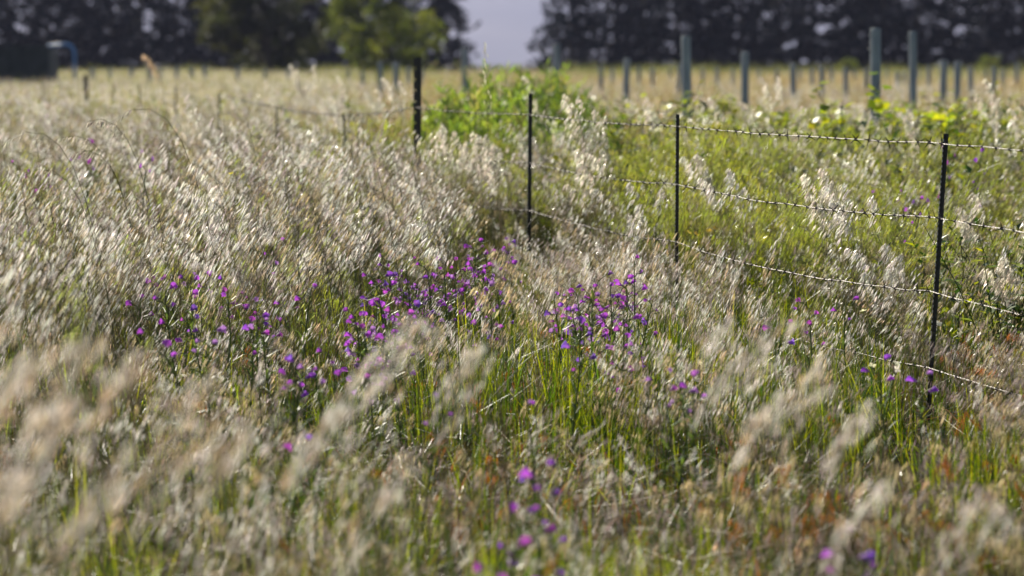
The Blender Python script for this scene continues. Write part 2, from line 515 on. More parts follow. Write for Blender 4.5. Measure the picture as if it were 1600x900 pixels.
def tall_density(x, y):
    px = px_of(x, y); s = x - fence_x(y)         # s > 0: beyond the fence
    left = 1 - sstep(430, 600, px)
    d = 0.02 + 0.93 * left
    mid = sstep(11.8, 13.6, y) * (1 - sstep(760, 840, px))
    d = np.maximum(d, mid * .95)
    near_f = sstep(10.5, 12, y) * sstep(760, 840, px) * (s < .2)
    d = np.maximum(d, near_f * np.where(px > 1040, .95, .6))
    d = np.where((y < 13) & (px > 480) & (px < 1040) & (y > 9.3), d * .3, d)
    d = np.where(s > .25, np.where(y > 15, .36, .22) + .45 * (noise2(x, y, 1.3, 24) > .58), d)
    d = np.where((s > .25) & (y > 17.5) & (px < 960), .85, d)
    d = np.where((px > 1340) & (px < 1600) & (y < FD1) & (y > 6.5), 0, d)
    n = .65 * noise2(x, y, .75, 21) + .35 * noise2(x, y, 2.2, 27)
    return d * (.04 + 1.25 * sstep(.34, .66, n))

def tall_height(x, y):
    px = px_of(x, y)
    h = 0.86 + .16 * (noise2(x, y, 1.3, 22) - .5)
    h = np.where((px > 560) & (y < 12.5), h * .66, h)
    h = np.where((px > 780) & (y >= 12.5) & (y < 20) & (x - fence_x(y) < .2), h * .62, h)
    h = np.where((px > 780) & (x - fence_x(y) >= .2), h * (.75 + .35 * sstep(13, 21, y)), h)
    h = np.where((px < 430) & (y < 6), h * 1.02, h)
    h = np.where((px < 660) & (y > 14), h * 1.13, h)
    return h

palA = [(STRAW, 1.3), (SILVER, 5.0), (LILAC, 1.6), (PALEGRN, 2.2), (WARM, .4), (STALK, 1.2)]
tall_meshes = [make_tall(i, .70, 1.08, 11, .11, palA) for i in range(10)]
brome_meshes = [make_brome(i, .35, .72, 13, .14, [(SILVER, 3), (LILAC, 3), (STRAW, 2), (WARM, .7)]) for i in range(8)]
green_meshes = [make_green(i, .18, .46, 26, .13, [(BLADE, 4), (LIME, 2.4), (DEEP, 1.5), (OLIVE, 2)]) for i in range(7)]
lush_meshes = [make_green(40 + i, .22, .5, 24, .12, [(BLADE, 2), (LIME, 4), (DEEP, .6)], .004, .009) for i in range(4)]
straw_meshes = [make_straw(i) for i in range(6)]
weed_meshes = [make_weed(i, .58, 9, .044, [(BLADE, 3), (LIME, 3.0), (DEEP, 3.0), (OLIVE, .8)]) for i in range(5)]

def put(name, y0, y1, dens, dfun, meshes, sfun, label, cat, rz=.5, tilt=.08, layers=None):
    XS, YS = [], []
    for (a, b, dn) in (layers or [(y0, y1, dens)]):
        x, y = field_points(a, b, dn)
        k = RNG.random(len(x)) < dfun(x, y)
        XS.append(x[k]); YS.append(y[k])
    x, y = np.concatenate(XS), np.concatenate(YS)
    s = sfun(x, y) * RNG.uniform(.85, 1.15, len(x))
    n = len(x)
    rot = np.stack([RNG.normal(0, tilt, n), RNG.normal(0, tilt, n), RNG.uniform(-rz, rz, n)], 1)
    P = np.stack([x, y, ground_z(x, y)], 1)
    print(name, n)
    return scatter(name, P, rot, s, RNG.integers(0, len(meshes), n), meshes, label, cat)

put('tall_dry_grass', 0, 0, 0, tall_density, tall_meshes, lambda x, y: tall_height(x, y) / .9,
    'pale silvery oat grass with drooping heads filling the left of the field', 'grass', rz=.32,
    layers=[(3.2, 7, 3.6), (7, 10, 11), (10, 20, 19), (20, 45, 11), (45, 80, 4)])

def brome_density(x, y):
    px = px_of(x, y); sd_ = x - fence_x(y)
    d = np.full(len(x), .42)
    d = np.where((px > 440) & (y < 9.6), .34, d)
    d = np.where((px > 1000) & (y > 9.6) & (y < 13.5), .8, d)
    d = np.where(sd_ > .2, np.where(y < 14, .6, .25), d)
    d = np.where((px > 1375) & (px < 1575) & (y < 10.95) & (y > 7.6), 0, d)
    return d * (.05 + 1.7 * sstep(.3, .7, noise2(x, y, .5, 31)))
def brome_height(x, y):
    px = px_of(x, y)
    h = .62 + .5 * noise2(x, y, 1.1, 33)
    h = np.where((px > 560) & (y < 9.5), h * .72, h)
    return np.where((px > 1300) & (px < 1560) & (y < 11), h * .7, h)
put('brome_grass', 0, 0, 0, brome_density, brome_meshes, brome_height,
    'fine dry brome grass with mauve brown heads between the taller stalks', 'grass', rz=.5, tilt=.12,
    layers=[(4, 16, 22), (16, 32, 10)])

def green_density(x, y):
    d = .15 + 1.3 * sstep(.25, .7, noise2(x, y, .55, 41))
    px = px_of(x, y); d = np.where((px > 1385) & (px < 1520) & (y < 11) & (y > 8.4), d * .15, d)
    d = np.where((px > 480) & (y < 10.2), d * .7, d)
    return np.clip(d, 0, 1)
put('green_grass', 0, 0, 0, green_density, green_meshes, lambda x, y: (.55 + .7 * noise2(x, y, .9, 42)) * np.where(y < 10, .82, 1),
    'green grass blades growing low under the dry stalks', 'grass', rz=3.14, tilt=.1,
    layers=[(3.6, 18, 34), (18, 45, 10)])

def lush_density(x, y):
    n = noise2(x, y, .45, 51); px = px_of(x, y)
    low = (px > 350) & (y < 9.6)
    d = np.clip((n - np.where(low, np.where((px < 700) & (y < 7.6), .30, .42), .5)) * 3.6, 0, 1) * np.where((px > 480) & (y > 7.6) & (y < 10.2), .65, 1)
    return np.where((px > 1385) & (px < 1520) & (y < 11) & (y > 8.4), 0, d)
put('lime_green_grass', 0, 0, 0, lush_density, lush_meshes, lambda x, y: (.6 + .5 * noise2(x, y, .7, 52)) * np.where(y < 10, .86, 1),
    'bright lime green grass tufts lit through by the sun', 'grass', rz=3.14,
    layers=[(3.6, 18, 18), (18, 30, 5)])

put('straw_litter', 0, 0, 0, lambda x, y: (.35 + .8 * noise2(x, y, .6, 61)) * ~((px_of(x, y) > 1385) & (px_of(x, y) < 1550) & (y > 8.2) & (y < 10.95)), straw_meshes, lambda x, y: np.full(len(x), 1.0),
    'fallen straw and rusty dead leaves near the ground', 'straw', rz=3.14,
    layers=[(4, 9.8, 30), (9.8, 14, 18)])
rust_meshes = [make_brome(80 + i, .16, .42, 14, .13, [(RUST, 1.3), (LILAC, 3), (STRAW, 2), (WARM, 1), (DEADLEAF, 2)]) for i in range(4)]
put('rusty_grass', 0, 0, 0, lambda x, y: (.12 * sstep(420, 560, px_of(x, y)) + .08 + .45 * sstep(1050, 1400, px_of(x, y))) * ~((px_of(x, y) > 1385) & (px_of(x, y) < 1550) & (y > 8.2) & (y < 10.95)) * (.1 + 1.4 * sstep(.3, .7, noise2(x, y, .5, 64))), rust_meshes, lambda x, y: .8 + .5 * noise2(x, y, .8, 65),
    'low reddish brown dying grass, thickest at the lower right', 'grass', rz=1.5, tilt=.2, layers=[(4.5, 12, 20)])

def weed_density(x, y):
    s = x - fence_x(y)
    d = sstep(.3, 1.2, s) * (1 - sstep(30, 42, y))
    return d * (.1 + 1.4 * sstep(.3, .75, noise2(x, y, .9, 71)))
put('leafy_weeds', 0, 0, 0, weed_density, weed_meshes, lambda x, y: (.55 + 1.0 * noise2(x, y, 1.6, 72)) * (1 + .3 * sstep(13, 20, y)),
    'lush green leafy weeds on the far side of the fence', 'weeds', rz=3.14,
    layers=[(11, 26, 17), (26, 42, 6)])

yg_meshes = [make_brome(60 + i, .45, .82, 12, .14, [((.40, .46, .05), 3), ((.52, .52, .06), 2.4), (PALEGRN, 1.5), (STRAW, .6)]) for i in range(4)]
tg_meshes = [make_green(60 + i, .4, .75, 22, .14, [(BLADE, 3), (LIME, 3), (OLIVE, 2.5), (STALK, 1)], .004, .008) for i in range(4)]
def beyond(x, y):
    s = x - fence_x(y); px = px_of(x, y)
    d = sstep(.2, .9, s) * (1 - sstep(28, 38, y))
    d = np.maximum(d, .28 * (noise2(x, y, 1.8, 93) > .6) * (px < 700) * (y > 11))
    return d * (.03 + 1.25 * sstep(.36, .72, noise2(x, y, .8, 91)))
put('yellow_green_grass', 0, 0, 0, beyond, yg_meshes, lambda x, y: (.75 + .45 * noise2(x, y, 1.2, 92)) * (1.05 + .38 * sstep(12, 18, y)),
    'yellow green grass in seed, mostly on the far side of the fence', 'grass', rz=.9, layers=[(10.5, 24, 17), (24, 40, 6)])
put('long_green_grass', 0, 0, 0, beyond, tg_meshes, lambda x, y: (.7 + .45 * noise2(x, y, 1.4, 94)) * (1 + .3 * sstep(13, 20, y)),
    'long green blades, mostly on the far side of the fence', 'grass', rz=3.14, layers=[(10.5, 24, 15), (24, 40, 6)])

# the far field: greyer and paler to the left, ochre among the vineyard posts
palL = [(STRAW, 3), (SILVER, 2.2), (LILAC, 2.2), (PALEGRN, 2.4), (OLIVE, 2)]
palR = [((.44, .30, .13), 4), (STRAW, 2), ((.38, .30, .10), 2), (PALEGRN, 1.3), (RUST, .4)]
far_l = [make_patch(i, palL, .7, 1.05, 55, .55, .35) for i in range(4)]
far_r = [make_patch(20 + i, palR, .45, .95, 55, .55, .5) for i in range(4)]
def is_right(x, y): return (x > fence_x(y) + 1 - .0 * y) & (px_of(x, y) > 560)
put('far_pale_grass', 0, 0, 0, lambda x, y: np.where(is_right(x, y), .12, 1.0), far_l, lambda x, y: .85 + .3 * noise2(x, y, 5, 81),
    'pale grass of the far field running back to the trees', 'grass', rz=.5,
    layers=[(30, 70, 1.6), (70, 130, 1.5), (130, 225, .8)])
put('far_ochre_grass', 0, 0, 0, lambda x, y: np.where(is_right(x, y), .95, .12), far_r, lambda x, y: .85 + .3 * noise2(x, y, 5, 82),
    'ochre grass of the vineyard field running back to the trees', 'grass', rz=.8,
    layers=[(24, 70, 1.6), (70, 130, 1.5), (130, 225, .8)])

far_g = [make_patch(40 + i, [(OLIVE, 3), (PALEGRN, 3), (BLADE, 2), ((.44, .36, .16), 2)], .6, 1.25, 55, .6, .8) for i in range(3)]
put('far_green_weeds', 0, 0, 0, lambda x, y: np.clip((noise2(x, y * .35, 5.0, 84) - .58) * 3, 0, 1), far_g, lambda x, y: .8 + .6 * noise2(x, y, 6, 85),
    'greener weedy streaks across the far field', 'weeds', rz=3.14, layers=[(34, 70, 1.0), (70, 130, .9), (130, 228, .7)])

# ------------------------------------------------------------------ fence: pickets, strainers, barbed wire
def y_section(w):
    """outline of a three-finned steel picket"""
    t = w * .13; pts = []
    for k in range(3):
        a = math.pi / 2 + k * 2 * math.pi / 3 + .35
        d = Vector((math.cos(a), math.sin(a))); s = Vector((-d.y, d.x))
        pts += [d * w * .58 - s * t * .8, d * w * .58 + s * t * .8]
        b = a + math.pi / 3
        pts.append(Vector((math.cos(b), math.sin(b))) * t * 1.1)
    return pts

def make_picket_mesh(H, w):
    mb = MB(); sec = y_section(w); n = len(sec)
    vs = [(p.x, p.y, z) for z in (-.35, H) for p in sec]
    fs = [(i, (i + 1) % n, n + (i + 1) % n, n + i) for i in range(n)] + [tuple(range(n))[::-1], tuple(range(n, 2 * n))]
    mb.add(vs, fs)
    return mb.mesh('shaft', M['blacksteel'])

def make_picket_studs(H, w):
    """the row of small lugs along the fins"""
    mb = MB()
    for k in (0, 1):
        a = math.pi / 2 + k * 2 * math.pi / 3 + .35
        d = Vector((math.cos(a), math.sin(a), 0)); s = Vector((-d.y, d.x, 0))
        z = .08
        while z < H - .02:
            c = d * (w * .58 + .0006)
            v = []
            for zz in (z - .0045, z + .0045):
                for e, q in ((-1, 0), (1, 0), (.6, 1), (-.6, 1)):
                    v.append(tuple(c + s * e * w * .10 + d * q * .0034 + Vector((0, 0, zz))))
            mb.add(v, [(0, 1, 2, 3), (7, 6, 5, 4), (0, 4, 5, 1), (1, 5, 6, 2), (2, 6, 7, 3), (3, 7, 4, 0)])
            z += .02
    me = mb.mesh('lugs', M['lug_glint'])
    return me
M['lug_glint'] = noisy_mat('worn_steel_lug_glint', (0.30, 0.30, 0.29), (0.6, 0.59, 0.57), scale=90, rough=0.35, metal=0.6)  # worn steel, coloured pale so the lugs carry painted sun glints

WIRE_H = (1.15, 0.865, 0.58, 0.285)

def picket(px, D, H, w, lean, label, roty=0.0, studs=True):
    p = empty('fence_picket', (float(fence_x(D)), D, 0.0), (R(rnd.uniform(-1, 1)), lean, 0))
    tag(p, label, 'fence post', 'thin black pickets of the barbed wire fence')
    link('shaft', make_picket_mesh(H, w), p)
    if studs: link('lugs', make_picket_studs(H, w), p)['kind'] = 'stuff'
    for wh in WIRE_H[:3]:
        if wh < H - .01:
            mb = MB()
            mb.tube([(math.cos(a) * w * .62, math.sin(a) * w * .62, wh + .005 * math.sin(2 * a)) for a in [i * 2 * math.pi / 10 for i in range(11)]], .0012, 4)
            mb.build('wire_tie', M['galv'], p)
    return p

def strainer(D, H, w, label):
    """heavy pressed-steel post: solid web, a column of open holes near its left edge"""
    p = empty('steel_fence_post', (float(fence_x(D)), D, 0.0), (0, R(.4), 0))
    tag(p, label, 'fence post', 'heavy black steel posts of the fence')
    mb = MB()
    x0, x1, x2, x3 = -w / 2, -w / 2 + .007, -w / 2 + .0165, w / 2
    t = .0035
    mb.box((x2, -t, -.4), (x3, t, H))
    mb.box((x0, -t, -.4), (x1, t, H))
    z, pitch, hole = -.4, .076, .012
    while z < H:
        z1 = min(z + pitch - hole, H)
        mb.box((x1 - .0001, -t + .0004, z), (x2 + .0001, t - .0004, z1))
        z += pitch
    mb.build('web', M['blacksteel'], p)
    mb = MB(); mb.box((x3 + .0002, -.026, -.4), (x3 + .0052, .026, H - .002)); mb.build('flange', M['blacksteel'], p)
    mb = MB(); mb.box((x2 + .004, t + .0003, -.4), (x2 + .009, .03, H - .004)); mb.build('rib', M['blacksteel'], p)
    return p

picket(1470, FD1, 1.185, .0195, R(3.0), 'nearest thin black picket at the right, its studded edge leaning to the right')
picket(1057, 13.91, 1.205, .017, R(.2), 'thin black picket standing midway between the nearest picket and the studded one')
picket(825, 17.0, 1.275, .0235, R(.6), 'thin black studded picket rising behind the dense purple flower patch')
strainer(19.95, 1.50, .050, 'tall thick black steel post with a row of small holes left of the green bushes')
far_d = [22.2, 25.1, 28.2, 31.0, 33.6, 36.4]
far_lab = ['short dark picket half buried in grass left of the thick holed post',
           'second dark picket in the grass left of the thick holed post',
           'far thin picket in pale grass, third left of the thick holed post',
           'far thin picket in pale grass, fourth left of the thick holed post',
           'far thin picket in pale grass, fifth left of the thick holed post',
           'far thin picket just right of the short black post at the left']
for D, lb, H in zip(far_d, far_lab, [1.06, 1.08, 1.16, 1.2, 1.22, 1.2]):
    picket(0, D, H, .014, R(rnd.uniform(-2, 2)), lb, studs=False)
strainer(39.2, 1.30, .052, 'short thick black post in the pale grass at the far left')
for D, lb in ((42.0, 'far thin picket just left of the short black post'), (45.0, 'last tiny picket near the left edge below the dark trailer')):
    picket(0, D, 1.2, .014, R(rnd.uniform(-2, 2)), lb, studs=False)

def make_barb():
    mb = MB()
    r0 = .0042
    coil = [(-.006 + .012 * i / 12, math.cos(i / 12 * 4 * math.pi) * r0, math.sin(i / 12 * 4 * math.pi) * r0) for i in range(13)]
    mb.tube(coil, .0018, 4)
    for (sx, a, b) in ((-.006, .5, 1.0), (-.005, .5 + math.pi, 1.1), (.006, 2.1, .9), (.005, 2.1 + math.pi, 1.0)):
        tip = (sx + (.008 if sx > 0 else -.008), math.cos(a) * .022 * b, math.sin(a) * .022 * b)
        mb.tube([(sx, math.cos(a) * .003, math.sin(a) * .003), tip], [.0019, .0009], 4)
    return mb.mesh('barb', M['barb'])
barb_me = make_barb()

post_D = [5.1, 8.0, FD1, 13.91, 17.0, 19.95] + far_d + [39.2, 42.0, 45.0]
def wire_heights(D, wi):
    h = WIRE_H[wi]
    dip = {22.2: .10, 25.1: .08}.get(D, 0)
    if D == FD1: h -= 0
    return h - dip

def barbed_wire(wi, label):
    P = []
    for a, b in zip(post_D[:-1], post_D[1:]):
        n = 14
        za, zb = wire_heights(a, wi), wire_heights(b, wi)
        sag = (.012, .02, .028, .03)[wi] * rnd.uniform(.7, 1.4)
        for i in range(n):
            t = i / n
            D = a + (b - a) * t
            P.append(Vector((float(fence_x(D)) - .002, D - .019, za + (zb - za) * t - sag * 4 * t * (1 - t) + rnd.gauss(0, .0018))))
    P.append(Vector((float(fence_x(post_D[-1])), post_D[-1], wire_heights(post_D[-1], wi))))
    o = empty('barbed_wire', (float(fence_x(FD1)), FD1, 0))
    off = Vector(o.location)
    tag(o, label, 'barbed wire', 'strands of the barbed wire fence')
    # resample evenly
    seg = [0.0]
    for i in range(1, len(P)): seg.append(seg[-1] + (P[i] - P[i - 1]).length)
    tot = seg[-1]
    def pos(s):
        s = min(max(s, 0), tot - 1e-6)
        i = int(np.searchsorted(seg, s, side='right')) - 1
        i = min(i, len(P) - 2)
        return P[i].lerp(P[i + 1], (s - seg[i]) / (seg[i + 1] - seg[i]))
    dirv = (P[-1] - P[0]).normalized(); sx = dirv.cross(Vector((0, 0, 1))).normalized(); up = Vector((0, 0, 1))
    near_end = 17.5
    for ph in (0, math.pi):
        mb = MB(); pts = []
        s = 0
        while s < near_end:
            w = s / .055 * 2 * math.pi + ph
            pts.append(tuple(pos(s) - off + sx * math.cos(w) * .0010 + up * math.sin(w) * .0010)); s += .012
        s = near_end
        while s < tot:
            pts.append(tuple(pos(s) - off + sx * (.0014 if ph else -.0014))); s += .15
        mb.tube(pts, .00105, 5)
        mb.build('strand', M['galv'], o, smooth=True)
    ang = math.atan2(dirv.y, dirv.x)
    s = .05; k = 0
    while s < near_end + 6:
        q = pos(s)
        if q.y > 8.2:
            b = link('barb', barb_me, o, q - off, (rnd.uniform(0, 6.28), 0, ang + rnd.uniform(-.1, .1)))
        b_scale = rnd.uniform(.75, 1.25)
        if q.y > 8.2: b.scale = (1, b_scale, b_scale)
        s += .118 + rnd.uniform(-.03, .03); k += 1
    return o
for wi, lb in enumerate(('topmost barbed wire strand of the fence, running just under the picket tops',
                         'second barbed wire strand from the top of the fence',
                         'third barbed wire strand from the top, half hidden in the grass',
                         'lowest barbed wire strand, mostly buried in grass near the flowers')):
    barbed_wire(wi, lb)

# ------------------------------------------------------------------ vineyard posts
def vine_post(px, ytop, D, wpx, label, group=None, detail=True):
    top = at_depth(px, ytop, D)
    H = top.z; r = wpx / FPX * D / 2
    g = rnd.random() * 50
    p = empty('vineyard_post', (top.x, D, 0), (R(rnd.uniform(-1.2, 1.2)), R(rnd.uniform(-1.2, 1.2)), rnd.uniform(0, 6)))
    tag(p, label, 'post', group)
    mb = MB(); n = 12
    pts, rad = [], []
    for i in range(7):
        t = i / 6
        pts.append((.006 * math.sin(g + t * 5), .006 * math.cos(g * 2 + t * 4), -.3 + (H + .3) * t)); rad.append(r * (1.05 - .07 * t))
    pts.append((pts[-1][0], pts[-1][1], H + .006)); rad.append(r * .82)
    mb.tube(pts, rad, n)
    mb.build('shaft', M['timber'], p, smooth=False)
    if detail:
        for z, a in ((H - .06, 2.6), (H - .19, 3.0), (H - .33, .4)):
            mb = MB()
            c = Vector((math.cos(a - p.rotation_euler.z) * (r + .004), math.sin(a - p.rotation_euler.z) * (r + .004), z))
            d = Vector((c.x, c.y, 0)).normalized(); s = Vector((-d.y, d.x, 0))
            mb.tube([tuple(c - s * .014 - d * .01), tuple(c + d * .012 - s * .014), tuple(c + d * .016), tuple(c + d * .012 + s * .014), tuple(c + s * .014 - d * .01)], .0032, 5)
            mb.build('wire_clip', M['clip'], p)
    return p
G1 = 'tall grey vineyard posts'
vine_post(1370, 45, 27.5, 16, 'tallest and thickest grey vineyard post, behind the nearest picket at the right', G1)
vine_post(1430, 50, 33, 12.5, 'tall slim grey vineyard post just right of the thickest one', G1)
vine_post(1075, 57, 30, 15, 'tall grey vineyard post above the middle of the fence wire', G1)
vine_post(1167, 82, 38, 12, 'medium grey vineyard post with a frayed top, right of the one above the fence middle', G1)
vine_post(1473, 95, 44, 11, 'left one of two close medium vineyard posts near the right edge', G1)
vine_post(1495, 97, 48, 10, 'right one of two close medium vineyard posts near the right edge', G1)
vine_post(873, 70, 46, 11, 'grey green vineyard post behind the right side of the bright green bushes', G1)
vine_post(726, 76, 52, 9.5, 'grey vineyard post below the dark conifer left of the hazy gap', G1)
vine_post(977, 92, 48, 10, 'small grey vineyard post midway between the green bushes and the next tall post', G1)
vine_post(1240, 100, 50, 9.5, 'small grey vineyard post right of the frayed medium post', G1)
G2 = 'small vineyard posts far off at the right'
ORD = 'first second third fourth fifth sixth seventh eighth ninth tenth eleventh twelfth thirteenth fourteenth fifteenth sixteenth seventeenth eighteenth nineteenth twentieth'.split()
ORD += ['twenty-' + o for o in ORD[:9]]
small = [(1060, 101, 62, 7), (1120, 106, 80, 6), (1098, 108, 90, 5.5), (1285, 105, 64, 8), (1322, 106, 62, 8), (1355, 107, 66, 7), (1402, 112, 76, 7), (1413, 112, 84, 6),
         (1452, 104, 80, 6.5), (1518, 106, 60, 8), (1552, 105, 62, 8.5), (1566, 108, 72, 6), (1590, 99, 84, 6), (1270, 107, 84, 6), (1300, 108, 94, 5.5), (1214, 108, 90, 5),
         (1145, 107, 92, 5), (1020, 106, 84, 6), (998, 104, 92, 5.5), (940, 104, 70, 7), (956, 106, 96, 5), (1335, 108, 110, 4.5), (1385, 108, 112, 4.5), (1436, 108, 116, 4.5), (1250, 109, 108, 4.5), (1046, 108, 110, 4.5), (1185, 108, 112, 4.5), (1500, 109, 110, 4.5), (1540, 109, 112, 4.5)]
for k, (px, yt, D, w) in enumerate(sorted(small)):
    vine_post(px, yt, D, w, 'small blurred grey vineyard post in the right ochre field, %s from the left' % ORD[k], G2, False)
G3 = 'small vineyard posts far off at the left'
for k, (px, yt, D, w) in enumerate(sorted([(595, 98, 58, 8), (620, 98, 60, 9), (567, 112, 70, 6), (660, 108, 90, 6), (640, 105, 84, 6), (545, 108, 90, 6), (145, 106, 92, 7), (172, 106, 104, 5), (205, 107, 90, 6.5), (235, 104, 84, 7.5), (252, 109, 100, 5), (300, 106, 92, 6.5), (320, 104, 80, 7), (275, 104, 100, 5.5), (372, 106, 100, 6), (415, 108, 92, 6), (450, 107, 100, 5)])):
    vine_post(px, yt, D, w, 'small blurred grey vineyard post in the left pale field, %s from the left' % ORD[k], G3, False)

# ------------------------------------------------------------------ trailer with blue frame
def trailer():
    D = 88.0
    a = at_depth(-60, 100, D); b = at_depth(77, 100, D); c = at_depth(116, 100, D)
    H = at_depth(0, 69, D).z
    t = empty('farm_trailer', (b.x, D, 0), (0, 0, 0))
    tag(t, 'dark box trailer with a rounded light blue end frame in front of the left trees', 'trailer')
    L = b.x - a.x
    mb = MB()
    for i in range(4):
        x0, x1 = -L + L * i / 4 + .008, -L + L * (i + 1) / 4 - .008
        p = MB(); p.box((x0, 0, .55), (x1, .03, H - .05)); p.build('side_panel', M['darkpanel'], t)
    p = MB(); p.box((-L, .032, .5), (0, 1.75, H - .04)); p.build('body', M['darkpanel'], t)
    p = MB(); p.box((-L, -.01, .36), (.0, 1.76, .498)); p.build('chassis', M['blacksteel'], t)
    W = c.x - b.x
    for y in (.05,):
        p = MB(); rr = .28; Ht = at_depth(0, 66.5, D).z - .05
        pts = [(-.06, y, Ht - .06), (W - rr, y, Ht)] + [(W - rr + rr * math.sin(q), y, Ht - rr + rr * math.cos(q)) for q in [i * math.pi / 12 for i in range(1, 7)]] + [(W, y, .4)]
        p.tube(pts, .05, 10); p.build('end_frame', M['bluepaint'], t, smooth=True)
    p = MB(); p.box((.03, .03, .62), (W - .06, .07, .70)); p.build('cross_bar', M['bluepaint'], t)
    p = MB(); p.box((.0, -.012, .37), (W + .02, 1.76, .45)); p.build('platform', M['blacksteel'], t)
    for x in (-L * .62, -L * .3):
        w = MB(); w.tube([(x, -.14, .33), (x, -.02, .33)], .33, 20)
        wo = w.build('wheel', M['rubber'], t)
        w = MB(); w.tube([(x, -.15, .33), (x, -.141, .33)], .18, 14); w.build('rim', M['clip'], wo)
    return t
trailer()

# ------------------------------------------------------------------ trees
def leaf_card(mb, p, r, size, tint, flat=0.0):
    d = Vector((r.gauss(0, 1), r.gauss(0, 1), r.gauss(0, 1) * (1 - flat))).normalized()
    s = d.cross(Vector((r.gauss(0, 1), r.gauss(0, 1), r.gauss(0, 1)))).normalized()
    L, w = size * r.uniform(.6, 1.3), size * r.uniform(.25, .5)
    p = Vector(p); n = d.cross(s) * w * .3
    mb.add([tuple(p - d * L * .5), tuple(p + s * w + n), tuple(p + d * L * .5), tuple(p - s * w + n)], [(0, 1, 2), (0, 2, 3)], tint)

def conifer(seed, H, Rw, ncl, pal, gap=.2):
    """windbreak conifer with shelving boughs down to the ground; heavier below"""
    r = random.Random(seed + 4000)
    tr = MB(); cr = MB()
    tr.tube([(0, 0, -.3), (.05, 0, H * .3), (-.05, .05, H * .65), (0, 0, H * .97)], [.28, .21, .12, .03], 9)
    z = .25
    while z < H:
        t = z / H
        nb = 5 if t < .7 else 4
        a0 = r.uniform(0, 6.28)
        for k in range(nb):
            if r.random() < gap: continue
            a = a0 + k * 6.28 / nb + r.uniform(-.35, .35)
            L = Rw * (1 - t ** 1.6) * r.uniform(.65, 1.15) + .3
            up = r.uniform(-.05, .35)
            e = Vector((math.cos(a) * L, math.sin(a) * L, z + up * L)); s = Vector((0, 0, z))
            m = s.lerp(e, .5) + Vector((0, 0, .1 * L))
            tr.tube([tuple(s), tuple(m), tuple(e)], [.055 * (1 - t) + .018, .03, .008], 5, cap=False)
            for c in range(int(ncl * (.5 + L / Rw * .6))):
                q = r.uniform(.22, 1.0) ** .8
                base = s.lerp(m, q * 2) if q < .5 else m.lerp(e, q * 2 - 1)
                cl = base + Vector((r.gauss(0, .16 + .1 * q), r.gauss(0, .16 + .1 * q), r.gauss(-.05, .13))) * (.6 + .3 * L)
                col = jit(pick(r, pal), r, .25)
                for w in range(5):
                    leaf_card(cr, cl + Vector((r.gauss(0, .12), r.gauss(0, .12), r.gauss(0, .10))), r, .33, col, .2)
        z += .42 if z < 7 else .6
    return tr.mesh('trunk', M['bark'], True), cr.mesh('crown', M['needle'])

def broad(seed, H, Rw, low, n, pal, size=.17, lobes=26):
    r = random.Random(seed + 5000)
    tr = MB(); cr = MB()
    tr.tube([(0, 0, -.3), (.08, .02, H * .15), (.02, .0, H * .35), (-.1, .05, H * .6)], [.26, .2, .15, .07], 9)
    cs = []
    for k in range(lobes):
        a = r.uniform(0, 6.28); zz = low + (H - low) * r.random() ** .85
        t = (zz - low) / (H - low)
        rr = Rw * (.55 + .5 * math.sin(math.pi * min(1, t * .8 + .22))) * math.sqrt(r.uniform(.1, 1)) * .85
        c = Vector((math.cos(a) * rr, math.sin(a) * rr, zz)); cs.append((c, r.uniform(.45, .95) * Rw * .32))
        b = Vector((.02, 0, min(H * .5, max(.4, zz * .55))))
        mm = b.lerp(c, .5) + Vector((r.uniform(-.1, .1), r.uniform(-.1, .1), .12))
        tr.tube([tuple(b), tuple(mm), tuple(c)], [.06, .035, .012], 5, cap=False)
    for c, rad in cs:
        col0 = pick(r, pal)
        for k in range(n):
            d = Vector((r.gauss(0, 1), r.gauss(0, 1), r.gauss(0, 1))).normalized() * rad * r.uniform(.35, 1.15)
            d.z *= .75
            cl = c + d; col = jit(col0, r, .25)
            for w in range(4):
                leaf_card(cr, cl + Vector((r.gauss(0, .1), r.gauss(0, .1), r.gauss(0, .1))), r, size, col)
    return tr.mesh('trunk', M['bark'], True), cr.mesh('crown', M['foliage'])

NP = [((.005, .013, .020), 3), ((.009, .019, .027), 2), ((.004, .009, .014), 3), ((.018, .028, .032), .8)]
con = [conifer(i, 11.5 + i * .5, 2.8, 15, NP, .18 + .05 * i) for i in range(4)]
def put_tree(name, meshes, x, y, rz, s, label, cat, group):
    t = empty(name, (x, y, 0), (0, 0, rz)); t.scale = (s,) * 3
    tag(t, label, cat, group)
    link('trunk', meshes[0], t); link('crown', meshes[1], t)
    return t
TD = 222.0
ordw = ['nearest', 'second', 'third', 'fourth', 'fifth', 'sixth', 'seventh', 'eighth', 'ninth', 'tenth', 'eleventh', 'twelfth', 'thirteenth', 'fourteenth', 'fifteenth', 'sixteenth']
lab_l = 'dark windbreak conifer in the row behind the left of the field'
lab_r = 'dark windbreak conifer in the row right of the hazy gap'
for i, px in enumerate(range(-80, 560, 52)):
    D = TD + rnd.uniform(-3, 3)
    put_tree('windbreak_tree', con[i % 4], x_at(px + rnd.uniform(-12, 12), D), D, rnd.uniform(0, 6.28), rnd.uniform(.95, 1.1), 'dark windbreak conifer behind the left of the field, %s from the left edge' % (ordw[i] if i else 'first'), 'tree', 'left windbreak conifers')
for i, px in enumerate(range(952, 1720, 54)):
    D = TD + rnd.uniform(-3, 3)
    put_tree('windbreak_tree', con[(i + 1) % 4], x_at(px + rnd.uniform(-12, 12), D), D, rnd.uniform(0, 6.28), rnd.uniform(.95, 1.1), 'dark windbreak conifer in the row right of the hazy gap, %s from the gap tree' % ordw[i], 'tree', 'right windbreak conifers')
put_tree('windbreak_tree', con[1], x_at(893, 219), 219, 1.0, 1.05, 'dark conifer whose ragged edge borders the right side of the hazy gap', 'tree', 'right windbreak conifers')
